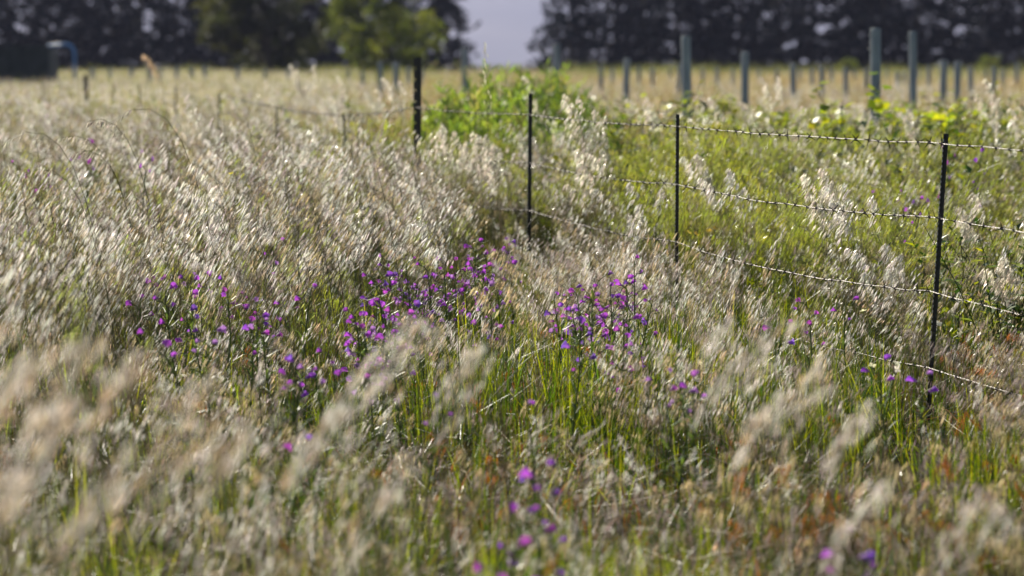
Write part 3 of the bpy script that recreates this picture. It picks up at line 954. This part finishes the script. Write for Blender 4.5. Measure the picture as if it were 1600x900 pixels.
put_tree('windbreak_tree', con[0], x_at(684, 215), 215, 2.2, .98, 'dark conifer whose ragged edge borders the left side of the hazy gap', 'tree', 'left windbreak conifers')
put_tree('windbreak_tree', con[2], x_at(612, 221), 221, 4.2, .98, 'dark conifer half hidden behind the light green tree', 'tree', 'left windbreak conifers')
dk = broad(1, 8.5, 4.1, .5, 150, [((.040, .050, .016), 3), ((.065, .075, .020), 2), ((.022, .030, .012), 2)], .2, 46)
put_tree('dark_olive_tree', dk, x_at(418, 160), 160, .6, 1.0, 'broad dark olive green tree with foliage down to the ground', 'tree', None)
lt = broad(2, 8.2, 3.8, .5, 62, [((.17, .22, .035), 3), ((.23, .27, .045), 2), ((.08, .11, .02), 1.5)], .2, 46)
put_tree('light_green_tree', lt, x_at(602, 152), 152, 2.6, .88, 'lighter yellow green tree standing right of the dark olive tree', 'tree', None)
for k, (px, D, s, lb) in enumerate(((1325, 200, .22, 'low rounded green shrub at the foot of the right trees behind the thickest post'),
                                    (1545, 195, .24, 'low rounded green shrub at the foot of the right trees near the edge'))):
    t = put_tree('field_shrub', lt, x_at(px, D), D, k * 2., 1, lb, 'shrub', 'low shrubs at the tree line'); t.scale = (s * 1.3, s * 1.3, s)

# ------------------------------------------------------------------ green bushes behind the fence
def feather_bush(seed, H, Rw, nst, pal):
    r = random.Random(seed + 6000)
    st, fo = MB(), MB()
    for k in range(nst):
        a = r.uniform(0, 6.28); ln = Rw * math.sqrt(r.random()); h = H * (1 - .35 * (ln / Rw) ** 2) * r.uniform(.75, 1.05)
        b = (math.cos(a) * ln * .35, math.sin(a) * ln * .35)
        e = Vector((math.cos(a) * ln, math.sin(a) * ln, h)); s = Vector((b[0], b[1], 0)); m = Vector((math.cos(a) * ln * .75, math.sin(a) * ln * .75, h * .55))
        st.tube([tuple(s), tuple(m), tuple(e)], [.008, .006, .002], 4, (.09, .14, .03), cap=False)
        col0 = pick(r, pal)
        for c in range(46):
            q = r.uniform(.3, 1.0); p = s.lerp(m, q * 2) if q < .5 else m.lerp(e, q * 2 - 1)
            a2 = r.uniform(0, 6.28); d = Vector((math.cos(a2), math.sin(a2), r.uniform(.3, 1.3))).normalized()
            L = r.uniform(.05, .12); sd_ = d.orthogonal().normalized() * .009
            fo.add([tuple(p), tuple(p + d * L * .5 + sd_), tuple(p + d * L), tuple(p + d * L * .5 - sd_)], [(0, 1, 2), (0, 2, 3)], jit(col0, r, .25))
    return st.mesh('stem', M['weed']), fo.mesh('foliage', M['weed'])
BR = [((.22, .34, .07), 3), ((.30, .42, .08), 2.5), ((.10, .17, .05), 1), ((.34, .34, .14), .7)]
bush = [feather_bush(i, 1.0, .5, 58, BR) for i in range(3)]
bl = [(800, 97, 26, .62, 'topmost bright green feathery bush in front of the hazy gap'),
      (845, 103, 27, .55, 'bright green feathery bush at the right end of the bush clump'),
      (868, 110, 28, .45, 'small bright green bush beside the grey green vineyard post'),
      (752, 112, 25, .55, 'bright green feathery bush right below the pale oat stalk in the gap'),
      (712, 130, 24, .45, 'green feathery bush right beside the thick holed post'),
      (790, 130, 22.5, .5, 'yellowish green bush in front of the bush clump above the fence wire'),
      (880, 135, 24, .5, 'low green bush at the lower right of the bush clump')]
for i, (px, yt, D, rw, lb) in enumerate(bl):
    top = at_depth(px, yt, D); g = bush[i % 3]
    t = empty('green_bush', (top.x, D, 0), (0, 0, i * 1.3)); t.scale = (rw / .5, rw / .5, top.z)
    tag(t, lb, 'bush', 'bright green bushes behind the fence')
    link('stem', g[0], t); link('foliage', g[1], t)

# ------------------------------------------------------------------ young grapevines behind the fence
def vine(seed):
    r = random.Random(seed + 7000)
    w, lf = MB(), MB()
    w.tube([(0, 0, -.1), (.02, .01, .25), (-.01, .0, .5), (.02, 0, .62)], [.022, .018, .015, .01], 7)
    for k in range(9):
        a = r.uniform(0, 6.28); L = r.uniform(.25, .5)
        s = Vector((.01, 0, .55)); m = s + Vector((math.cos(a) * L * .5, math.sin(a) * L * .5, L * .5)); e = m + Vector((math.cos(a) * L * .4, math.sin(a) * L * .4, r.uniform(-.1, .25)))
        w.tube([tuple(s), tuple(m), tuple(e)], [.006, .004, .002], 5, cap=False)
        for c in range(13):
            q = r.uniform(.2, 1.05); p = (s.lerp(m, q * 2) if q < .5 else m.lerp(e, q * 2 - 1)) + Vector((r.gauss(0, .04), r.gauss(0, .04), r.gauss(0, .04)))
            d = Vector((r.gauss(0, 1), r.gauss(0, 1), r.gauss(-.3, .5))).normalized(); sd_ = d.cross(Vector((r.gauss(0, .3), r.gauss(0, .3), 1))).normalized()
            z = r.uniform(.024, .045); col = jit(pick(r, [((.32, .40, .025), 3), ((.42, .46, .03), 2), ((.17, .26, .03), 1.5)]), r, .2)
            pts = [(0, 0), (.5, .75), (.35, 1.1), (.0, .95), (-.0, 1.5), (-.0, .95), (-.35, 1.1), (-.5, .75)]
            vs = [tuple(p)] + [tuple(p + (sd_ * x + d * y) * z) for x, y in ((.75, .3), (.95, .9), (.5, 1.0), (0, 1.6), (-.5, 1.0), (-.95, .9), (-.75, .3))]
            lf.add(vs, [(0, i, i + 1) for i in range(1, 7)], col)
    return w.mesh('trunk', M['vinewood']), lf.mesh('leaves', M['weed'])
vines = [vine(i) for i in range(3)]
vp = [(1180, 24), (1262, 23.5), (1318, 22), (1340, 25), (1392, 22.5), (1440, 24), (1478, 21.5), (1510, 24), (1552, 22), (1585, 24.5), (1110, 26), (1240, 28), (1420, 28), (1530, 29), (1015, 27), (950, 26)]
ordn = 'first second third fourth fifth sixth seventh eighth ninth tenth eleventh twelfth thirteenth fourteenth fifteenth sixteenth'.split()
order = {i: k for k, i in enumerate(sorted(range(len(vp)), key=lambda i: vp[i][0]))}
for i, (px, D) in enumerate(vp):
    t = empty('grapevine', (x_at(px, D), D, 0), (0, 0, i * 1.7)); t.scale = (1.15, 1.15, rnd.uniform(1.15, 1.4))
    tag(t, 'lime leaved young grapevine beyond the fence, %s from the left' % ordn[order[i]], 'vine', 'young grapevines beyond the fence')
    g = vines[i % 3]; link('trunk', g[0], t); link('leaves', g[1], t)

# ------------------------------------------------------------------ purple flowers
def blossom(seed, col, col2):
    """flared five-lobed funnel"""
    r = random.Random(seed + 8000); mb = MB()
    n = 10; rings = [(0, .0030), (.007, .0066), (.016, .0088)]
    vs, tl = [], []
    for z, rad in rings:
        for k in range(n):
            a = 2 * math.pi * k / n; vs.append((math.cos(a) * rad, math.sin(a) * rad, z)); tl.append(mixc(col2, col, z / .017))
    for k in range(n):
        a = 2 * math.pi * k / n; lob = 1.0 if k % 2 == 0 else .72
        rad = .0138 * lob * r.uniform(.8, 1.2); z = .0215 * (.88 + .14 * math.cos(a)) + (.002 if k % 2 else 0)
        vs.append((math.cos(a) * rad, math.sin(a) * rad, z)); tl.append(jit(col, r, .12))
    fs = [(i * n + k, i * n + (k + 1) % n, (i + 1) * n + (k + 1) % n, (i + 1) * n + k) for i in range(3) for k in range(n)]
    mb.add(vs, fs, tl)
    return mb.mesh('flower', M['petal'])
PUR = [((.46, .09, .64), (.46, .12, .50)), ((.30, .075, .58), (.40, .12, .55)), ((.52, .09, .55), (.50, .14, .48)), ((.24, .11, .55), (.4, .12, .5)), ((.48, .24, .62), (.45, .2, .52))]
blos = [blossom(i, *PUR[i]) for i in range(5)]

def flower_plant_parts(seed):
    """hairy stem with narrow leaves and one-sided curls of buds; returns the meshes and the flower seats"""
    r = random.Random(seed + 8500)
    st, lf = MB(), MB(); seats = []
    H = .60
    main = [(0, 0, -.02), (.01 * r.uniform(-1, 1), .01, .2), (.03 * r.uniform(-1, 1), .0, .42), (.04 * r.uniform(-1, 1), 0, H)]
    st.tube(main, [.004, .0035, .003, .0018], 5, (.10, .15, .05), cap=False)
    for k in range(9):
        t = .38 + .62 * k / 8; f = t * 3; i = min(int(f), 2)
        p = Vector(main[i]).lerp(Vector(main[i + 1]), f - i)
        a = k * 2.4 + r.uniform(-.4, .4); L = r.uniform(.03, .07) * (1.25 - .6 * t)
        e = p + Vector((math.cos(a) * L, math.sin(a) * L, L * .7))
        st.tube([tuple(p), tuple(p.lerp(e, .5) + Vector((0, 0, .006))), tuple(e)], [.002, .0017, .0012], 4, (.11, .16, .05), cap=False)
        seats.append((e, Vector((math.cos(a), math.sin(a), .6))))
        for q in range(4):   # calyx lobes and buds
            d = Vector((math.cos(a) + r.gauss(0, .4), math.sin(a) + r.gauss(0, .4), .8 + r.gauss(0, .3))).normalized()
            b = e - d * .006 + Vector((r.gauss(0, .006), r.gauss(0, .006), r.gauss(0, .006))); s = d.orthogonal().normalized() * .0025
            lf.add([tuple(b), tuple(b + d * .008 + s), tuple(b + d * .018), tuple(b + d * .008 - s)], [(0, 1, 2), (0, 2, 3)], jit((.11, .15, .06), r))
    for k in range(16):
        t = r.uniform(.02, .9); f = t * 3; i = min(int(f), 2)
        p = Vector(main[i]).lerp(Vector(main[i + 1]), f - i)
        blade(lf, tuple(p), r.uniform(.05, .12) * (1.2 - .6 * t), r.uniform(0, 6.28), r.uniform(.6, 1.4), r.uniform(.007, .013) * (1.2 - .5 * t), jit((.10, .16, .05), r), 4)
    return st.mesh('stem', M['weed']), lf.mesh('leaves', M['weed']), seats
fpl = [flower_plant_parts(i) for i in range(6)]

def flower_plant(px, py, h, nfl, label, group, big=1.0):
    p = on_height(px, py, h); s = h / .60
    i = rnd.randrange(6)
    t = empty('purple_flower', (p.x, p.y, 0), (R(rnd.gauss(0, 5)), R(rnd.gauss(-3, 6)), rnd.uniform(0, 6.28)))
    t.scale = (1, 1, s)
    tag(t, label, 'flower', group)
    link('stem', fpl[i][0], t); link('leaves', fpl[i][1], t)
    seats = list(fpl[i][2]); seats = seats[::-1]
    main_c = rnd.choice([0, 0, 1, 2, 4])
    for k in range(min(nfl, len(seats))):
        e, d = seats[k]
        d = (d + Vector((rnd.gauss(0, .3), rnd.gauss(0, .3), rnd.gauss(0, .2)))).normalized()
        m = blos[main_c if rnd.random() < .6 else rnd.randrange(5)]
        o = link('flower', m, t, e, d.to_track_quat('Z', 'Y').to_euler())
        sc = rnd.choice((.6, .75, .85, .95, 1.1)) * rnd.uniform(.9, 1.1) * big; o.scale = (sc, sc, sc / max(.6, min(1.4, s)))
    return t

def flower_patch(cx, cy, rx, ry, n, h0, h1, nf, label, group, slope=0.0):
    spots = []
    for k in range(n):
        a, q = rnd.uniform(0, 6.28), math.sqrt(rnd.random())
        px, py = cx + math.cos(a) * q * rx, cy + math.sin(a) * q * ry
        spots.append((px, py + slope * (px - cx)))
    ends = {min(spots): 'leftmost ', max(spots): 'rightmost '}
    ends.setdefault(min(spots, key=lambda p: p[1]), 'highest ')
    ends.setdefault(max(spots, key=lambda p: p[1]), 'lowest ')
    for px, py in spots:
        flower_plant(px, py, rnd.uniform(h0, h1), rnd.randint(*nf), ends.get((px, py), '') + label, group)
flower_patch(700, 420, 120, 45, 32, .40, .64, (6, 9), 'purple flower spike in the dense patch left of the studded picket foot', 'dense purple patch left of the picket foot', -.12)
flower_patch(590, 480, 60, 48, 18, .38, .58, (5, 9), 'purple flower spike on the lower left slope of the dense patch', 'purple flowers on the lower left slope of the dense patch', -.3)
flower_patch(930, 468, 75, 42, 22, .36, .58, (5, 9), 'purple flower spike in the patch right of the studded picket, under the slack wire', 'purple patch right of the studded picket', -.1)
flower_patch(375, 478, 110, 65, 22, .40, .62, (2, 5), 'purple flower spike in the loose patch left of the dense one', 'loose purple patch at the left', -.15)
flower_patch(265, 445, 45, 30, 6, .5, .62, (2, 4), 'faded lilac flower spike at the left end of the purple patches', 'faded lilac spikes at the left')
flower_patch(450, 560, 60, 25, 5, .45, .55, (2, 4), 'scattered violet flower spike below the loose patch', 'scattered violet spikes below the loose patch')
single = [(440, 388, .66, 4, 'lone purple spike standing above the loose left patch'),
          (998, 412, .60, 4, 'purple spike above the right patch under the second thin picket'),
          (1030, 600, .50, 3, 'leftmost of the small purple spikes low in the grass right of centre'),
          (1058, 592, .50, 4, 'middle one of the small purple spikes low in the grass right of centre'),
          (1092, 596, .50, 3, 'rightmost of the small purple spikes low in the grass right of centre'),
          (1245, 482, .55, 5, 'violet spike among the blurred plumes left of the nearest picket'),
          (1208, 495, .52, 4, 'pale violet spike just left of the one among the blurred plumes'),
          (1328, 478, .52, 3, 'violet spike halfway between the blurred plumes and the nearest picket'),
          (1392, 572, .46, 3, 'small magenta spike close to the left of the nearest picket'),
          (1428, 588, .44, 3, 'small magenta spike touching the foot of the nearest picket'),
          (770, 748, .50, 9, 'large blurred purple spike at the bottom, left of two'),
          (842, 746, .50, 9, 'large blurred purple spike at the bottom, right of two'),
          (792, 872, .46, 5, 'blurred purple spike cut by the bottom edge at the centre'),
          (1345, 852, .42, 4, 'blurred purple spike at the bottom right, left one of the pair'),
          (1408, 868, .42, 3, 'blurred purple spike at the bottom right, right one of the pair'),
          (430, 700, .45, 2, 'small purple spike low in the foreground left of centre'),
          (655, 632, .50, 3, 'small purple spike beside the blurred plume left of centre'),
          (835, 640, .48, 1, 'single pink bloom low in the grass under the right patch')]
for px, py, h, n, lb in single:
    flower_plant(px, py, h, n, lb, None, 1.1 if py > 700 else 1.0)
flower_patch(1405, 315, 35, 14, 5, .62, .75, (3, 6), 'purple spike beyond the fence, left of the nearest picket', 'purple spikes beyond the fence')
flower_patch(1505, 235, 30, 14, 4, .8, .95, (4, 7), 'purple spike beyond the fence, right of the top of the nearest picket', 'purple spikes right of the nearest picket top')
flower_patch(70, 170, 10, 10, 2, .95, 1.0, (3, 5), 'far purple spike in the pale grass at the upper left', 'far purple spikes at the upper left')
flower_patch(110, 255, 130, 40, 11, .8, .9, (1, 3), 'small lilac spike scattered in the pale grass at the left', 'lilac spikes scattered in the pale grass at the left')

# ------------------------------------------------------------------ single stalks that stand out
def hero(name, px, py, h, D, r, parts, label, cat='grass stalk', group=None, wind=-.5, big=1.0, nsp=26, lean=-.12, leanpx=None, droop=.45, tint=SILVER, plen=.3, dark=False):
    """one oat plant: stems with their heads, built where it stands"""
    top = at_depth(px, py, D)
    t = empty('oat_stalk', (top.x - lean * top.z, D, 0)); tag(t, label, cat, group)
    for k in range(parts):
        off = Vector((r.gauss(0, .045), r.gauss(0, .05), 0)) if k else Vector((0, 0, 0))
        H = top.z * (1 if k == 0 else r.uniform(.82, 1.0)) / (1 - droop * .2025 * 2.2)
        mb = MB()
        n = 12
        ln = (lean + (r.gauss(0, .05) if k else 0), r.gauss(0, .03))
        pts = curve_pts(off, H, (ln[0] * top.z / H, ln[1]), n, droop)
        mb.tube(pts, [.0017 * (1 - .55 * i / (n - 1)) for i in range(n)], 4, (.13, .13, .045) if dark else (.42, .36, .2), cap=False)
        st = mb.build('stem', M['dry'], t)
        hd = MB()
        def on(tt):
            f = tt * (n - 1); i = min(int(f), n - 2)
            return Vector(pts[i]).lerp(Vector(pts[i + 1]), f - i)
        for i in range(nsp):
            tt = 1 - plen * i / nsp; p = on(tt); a = r.uniform(0, 6.28); l2 = (.012 + .055 * (1 - tt) / plen) * r.uniform(.4, 1.1)
            q = p + Vector((math.cos(a) * l2 * .6 + wind * l2, math.sin(a) * l2 * .6, r.uniform(-.2, .4) * l2))
            hd.tube([tuple(p), tuple(q)], .0006, 3, (.4, .36, .22), cap=False)
            spikelet(hd, q, (wind + r.gauss(0, .13), r.gauss(0, .2), -1), .036 * big * r.uniform(.8, 1.25), .0055 * big * r.uniform(.8, 1.2), jit(tint, r, .18), r)
        hd.build('seed_head', [M['dry'], M['husk']], t)
        mb = MB(); blade(mb, tuple(pts[2]), .3, r.uniform(2, 4), .6, .005, jit(OLIVE, r)); mb.build('leaf', M['dry'], t)
    return t
hr = random.Random(99)
PALE = (.86, .80, .68)
hero('', 757, 66, 0, 16.5, hr, 1, 'lone pale oat stalk rising into the hazy gap between the trees', lean=-.02, droop=.12, nsp=18, plen=.30, wind=.1, tint=(.66, .66, .42))
hero('', 885, 146, 0, 15.5, hr, 4, 'pale oat heads standing above the top wire right of the studded picket', tint=PALE)
hero('', 930, 170, 0, 15.2, hr, 5, 'drooping pale oat heads hanging over the second wire between the studded and middle pickets', tint=PALE, lean=-.1)
hero('', 905, 232, 0, 14.6, hr, 6, 'bushy pale oat clump below the second wire right of the studded picket', tint=PALE)
hero('', 985, 285, 0, 14.0, hr, 6, 'silvery oat clump just left of the middle picket', tint=SILVER)
hero('', 1140, 262, 0, 13.4, hr, 4, 'silvery oat clump just right of the middle picket', tint=SILVER)
hero('', 1285, 262, 0, 12.6, hr, 7, 'bright silvery drooping oat clump midway between the middle and nearest pickets', tint=PALE)
hero('', 1320, 285, 0, 12.3, hr, 6, 'silvery oat clump right of the bright one midway between the pickets', tint=SILVER)
hero('', 1385, 380, 0, 11.6, hr, 5, 'silvery oat heads left of the nearest picket, below the second wire', tint=SILVER)
hero('', 1190, 118, 0, 24, hr, 5, 'blurred white oat tuft beyond the fence below the frayed vineyard post', tint=PALE, big=1.3)
hero('', 1540, 122, 0, 20, hr, 5, 'pale drooping oat tuft beyond the fence near the right edge', tint=PALE, big=1.2)
hero('', 1580, 168, 0, 18, hr, 4, 'pale drooping oat heads cut by the right edge beyond the fence', tint=PALE)
hero('', 690, 190, 0, 17.6, hr, 8, 'dense white oat clump in front of the thick holed post', tint=PALE)
hero('', 740, 205, 0, 17.0, hr, 8, 'dense white oat clump between the thick holed post and the studded picket', tint=PALE)
hero('', 775, 225, 0, 16.4, hr, 6, 'white oat clump touching the left of the studded picket', tint=PALE)
hero('', 225, 85, 0, 30, hr, 3, 'tall blurred oat plume bending left against the dark trees', tint=WARM, lean=-.2, big=1.3)
hero('', 455, 100, 0, 30, hr, 6, 'blurred pale oat clump under the dark olive tree', tint=PALE, big=1.3)
hero('', 135, 190, 0, 12.5, hr, 3, 'arched dark oat stalk with hanging heads at the upper left', lean=-.3, droop=.6, dark=True, tint=(.5, .45, .36))
hero('', 168, 193, 0, 12.0, hr, 1, 'thin dark arched stalk curving left over the upper left grass', lean=-.42, droop=.75, dark=True, tint=(.5, .45, .36), nsp=10)
hero('', 300, 255, 0, 11.5, hr, 4, 'pale oat heads leaning left below the arched dark stalk', lean=-.25, tint=SILVER)
hero('', 5, 222, 0, 11.5, hr, 2, 'dark arched stalk cut by the left edge', lean=-.4, droop=.7, dark=True, tint=(.5, .45, .36), nsp=12)
hero('', 640, 350, 0, 11.3, hr, 2, 'arched pale oat head hanging left above the dense purple patch', lean=-.25, droop=.6, tint=SILVER)
hero('', 775, 390, 0, 10.6, hr, 3, 'pale slanting oat heads in front of the dense purple patch', lean=-.22, tint=STRAW)
# out-of-focus plumes close to the camera
plumes = [(655, 490, 6.4, 4, 'big blurred silvery plume below the dense purple patch'),
          (765, 535, 6.3, 3, 'blurred pale plume right of the big one below the purple patch'),
          (590, 545, 6.0, 3, 'blurred plume left of the big one below the purple patch'),
          (1150, 500, 6.2, 2, 'tall blurred white plume right of centre, left of the pair'),
          (1245, 495, 6.2, 2, 'tall blurred white plume right of centre, right of the pair'),
          (1300, 552, 5.8, 2, 'narrow blurred white plume left of the nearest picket foot'),
          (1225, 615, 5.7, 2, 'low bright blurred plume beneath the tall white pair'),
          (1360, 640, 5.6, 2, 'blurred plume below the nearest picket'),
          (1390, 750, 5.4, 2, 'wide blurred plume at the lower right'),
          (1545, 770, 5.4, 3, 'blurred drooping plume in the lower right corner'),
          (545, 620, 5.2, 2, 'bright blurred plume left of centre in the foreground'),
          (90, 540, 4.4, 3, 'bright blurred warm plume at the left foreground'),
          (40, 585, 4.3, 3, 'bright blurred plume near the left edge foreground'),
          (250, 535, 4.8, 2, 'small bright blurred head in the left foreground'),
          (660, 700, 5.0, 2, 'blurred plume low in the centre foreground'),
          (150, 520, 4.7, 3, 'blurred pale plume in the left foreground, right of the warm one'),
          (30, 495, 4.8, 3, 'highest blurred plume at the left edge of the foreground'),
          (130, 610, 4.2, 3, 'lower blurred plume in the left foreground'),
          (330, 590, 4.6, 3, 'blurred plume in the foreground midway between left edge and centre'),
          (420, 640, 4.7, 3, 'dim blurred plume in the foreground left of the lime green grass'),
          (215, 700, 4.0, 2, 'very blurred plume low in the left foreground'),
          (45, 720, 3.9, 2, 'very blurred plume low at the left edge')]
for px, py, D, n, lb in ((1010, 150, 21, 4, 'blurred pale oat tuft beyond the fence left of the post above the middle'), (1110, 150, 20, 4, 'blurred pale oat tuft beyond the fence right of the post above the middle'),
                         (1255, 165, 19, 4, 'pale oat tuft above the top wire midway between the middle and nearest pickets'), (1345, 165, 21, 4, 'pale oat tuft beyond the fence at the foot of the thickest post'),
                         (1420, 170, 19, 4, 'pale oat tuft above the top wire left of the nearest picket'), (1090, 240, 15, 5, 'pale oat tuft beyond the fence between the top wires near the middle picket'),
                         (1520, 300, 13.5, 5, 'silvery oat tuft beyond the fence right of the nearest picket'), (1570, 400, 12, 5, 'silvery oat tuft at the right edge below the second wire'),
                         (820, 118, 23, 4, 'pale oat tuft in front of the bright green bushes'), (600, 120, 24, 5, 'pale oat tuft left of the thick holed post'), (530, 118, 26, 5, 'blurred pale oat tuft below the light green tree')):
    hero('', px, py, 0, D, hr, n, lb, tint=PALE, lean=-.14, big=1.15)
def plume(px, py, D, n, r, label):
    """oat plant close by: each stem rises, nods over to the left and trails a narrow seed head"""
    top = at_depth(px, py, D)
    t = empty('oat_plume', (top.x, D, 0)); tag(t, label, 'grass plume', 'blurred plumes near the camera')
    for k in range(n):
        ox, oy, oz = (r.gauss(0, .045), r.gauss(0, .08), -abs(r.gauss(0, .05))) if k else (0, 0, 0)
        Lh = r.uniform(.13, .21)
        ax, az = ox, top.z + oz
        pts = []
        bx = ax + r.uniform(.02, .10)
        for i in range(9):
            q = i / 8
            pts.append((bx + (ax - bx) * q ** 2.2, oy, az * (q ** .97) - .004 * 0))
        for i in range(1, 9):
            q = i / 8
            pts.append((ax - Lh * .52 * q ** 1.05 - .012 * q, oy + .01 * q, az + .012 * math.sin(q * 3.14) - Lh * .86 * q ** 1.35))
        m = MB(); nn = len(pts)
        m.tube(pts, [.0018 * (1 - .6 * i / (nn - 1)) for i in range(nn)], 4, (.30, .26, .14), cap=False)
        m.build('stem', M['dry'], t)
        hd = MB()
        for i in range(r.randint(20, 28)):
            f = 7.2 + 8.6 * r.random(); j = min(int(f), nn - 2)
            p = Vector(pts[j]).lerp(Vector(pts[j + 1]), f - j) + Vector((r.gauss(0, .009), r.gauss(0, .010), r.gauss(0, .008)))
            spikelet(hd, p, (-.55 + r.gauss(0, .12), r.gauss(0, .2), -1), r.uniform(.026, .046), r.uniform(.0024, .0038), jit(pick(r, [(PALE, 3), (SILVER, 2), (WARM, 2.5 if px < 450 else .5), (LILAC, .5)]), r, .15), r)
        hd.build('seed_head', [M['dry'], M['husk']], t)
        m = MB(); blade(m, tuple(pts[3]), .28, r.uniform(2, 4), .6, .005, jit(OLIVE, r)); m.build('leaf', M['dry'], t)
for px, py, D, n, lb in plumes:
    plume(px, py, D, n, hr, lb)

# ------------------------------------------------------------------ small yellow and cream weeds in flower
def small_flower(px, py, h, cols, n, name, label, cat, group, size=.012):
    p = on_height(px, py, h)
    t = empty(name, (p.x, p.y, 0), (R(rnd.gauss(0, 5)), R(rnd.gauss(0, 5)), rnd.uniform(0, 6.28)))
    tag(t, label, cat, group)
    st = MB(); tips = []
    for k in range(n):
        a = rnd.uniform(0, 6.28); L = rnd.uniform(.02, .09)
        e = Vector((math.cos(a) * L, math.sin(a) * L, h * rnd.uniform(.82, 1.0)))
        st.tube([(0, 0, -.02), (e.x * .2, e.y * .2, h * .5), tuple(e)], [.003, .002, .001], 4, (.09, .15, .03), cap=False); tips.append(e)
    st.build('stem', M['weed'], t)
    for e in tips:
        f = MB(); q = 4
        c = jit(rnd.choice(cols), rnd, .15); a0 = rnd.uniform(0, 1.5)
        for k in range(q):
            a = a0 + k * 6.28 / q; d = Vector((math.cos(a), math.sin(a), .25)); s = Vector((-math.sin(a), math.cos(a), 0)) * size * .5
            f.add([(0, 0, 0), tuple(d * size * .7 + s), tuple(d * size * 1.25), tuple(d * size * .7 - s)], [(0, 1, 2), (0, 2, 3)], c)
        f.build('flower', M['petal'], t, e, (rnd.uniform(-.9, .9), rnd.uniform(-.9, .9), 0))
YEL, ORA, CRM = [(.72, .60, .05), (.66, .64, .10)], [(.66, .42, .06), (.7, .5, .08)], [(.78, .74, .45), (.8, .78, .6)]
for k in range(20):
    px, py = rnd.uniform(1090, 1600), rnd.uniform(205, 360)
    small_flower(px, py, rnd.uniform(.55, .75), YEL if rnd.random() < .9 else ORA, rnd.randint(3, 6), 'yellow_weed', 'small yellow flowered weed among the green plants beyond the fence', 'weed', 'yellow weeds beyond the fence', .016)
for px, py, h, lb in ((1305, 365, .6, 'cream flowered weed left of the nearest picket below the second wire'), (1332, 478, .5, 'cream flowered weed left of the nearest picket below the third wire'),
                      (1475, 495, .48, 'cream flowered weed just right of the nearest picket'), (1100, 558, .42, 'small cream flowered weed under the middle picket'), (1380, 560, .4, 'small cream flowered weed near the foot of the nearest picket')):
    small_flower(px, py, h, CRM, 3, 'cream_weed', lb, 'weed', None, .013)
for k in range(9):
    px, py = rnd.uniform(150, 420), rnd.uniform(180, 290)
    small_flower(px, py, rnd.uniform(.75, .9), YEL, 3, 'yellow_weed', 'small yellow flowered weed in the pale grass at the left', 'weed', 'yellow weeds in the left grass', .014)

# ------------------------------------------------------------------ haze
hm = bpy.data.materials.new('haze'); hm.use_nodes = True
nt = hm.node_tree; nt.nodes.remove(nt.nodes['Principled BSDF'])
pv = nt.nodes.new('ShaderNodeVolumePrincipled')
pv.inputs['Color'].default_value = (.62, .66, .98, 1)
pv.inputs['Density'].default_value = 0.00011
pv.inputs['Anisotropy'].default_value = 0.2
nt.links.new(pv.outputs[0], nt.nodes['Material Output'].inputs['Volume'])
mb = MB(); mb.box((-9300, -60, -12), (9300, 9300, 520))
hz = mb.build('haze', hm); tag(hz, 'thin bluish haze hanging over the valley', 'haze', kind='stuff')
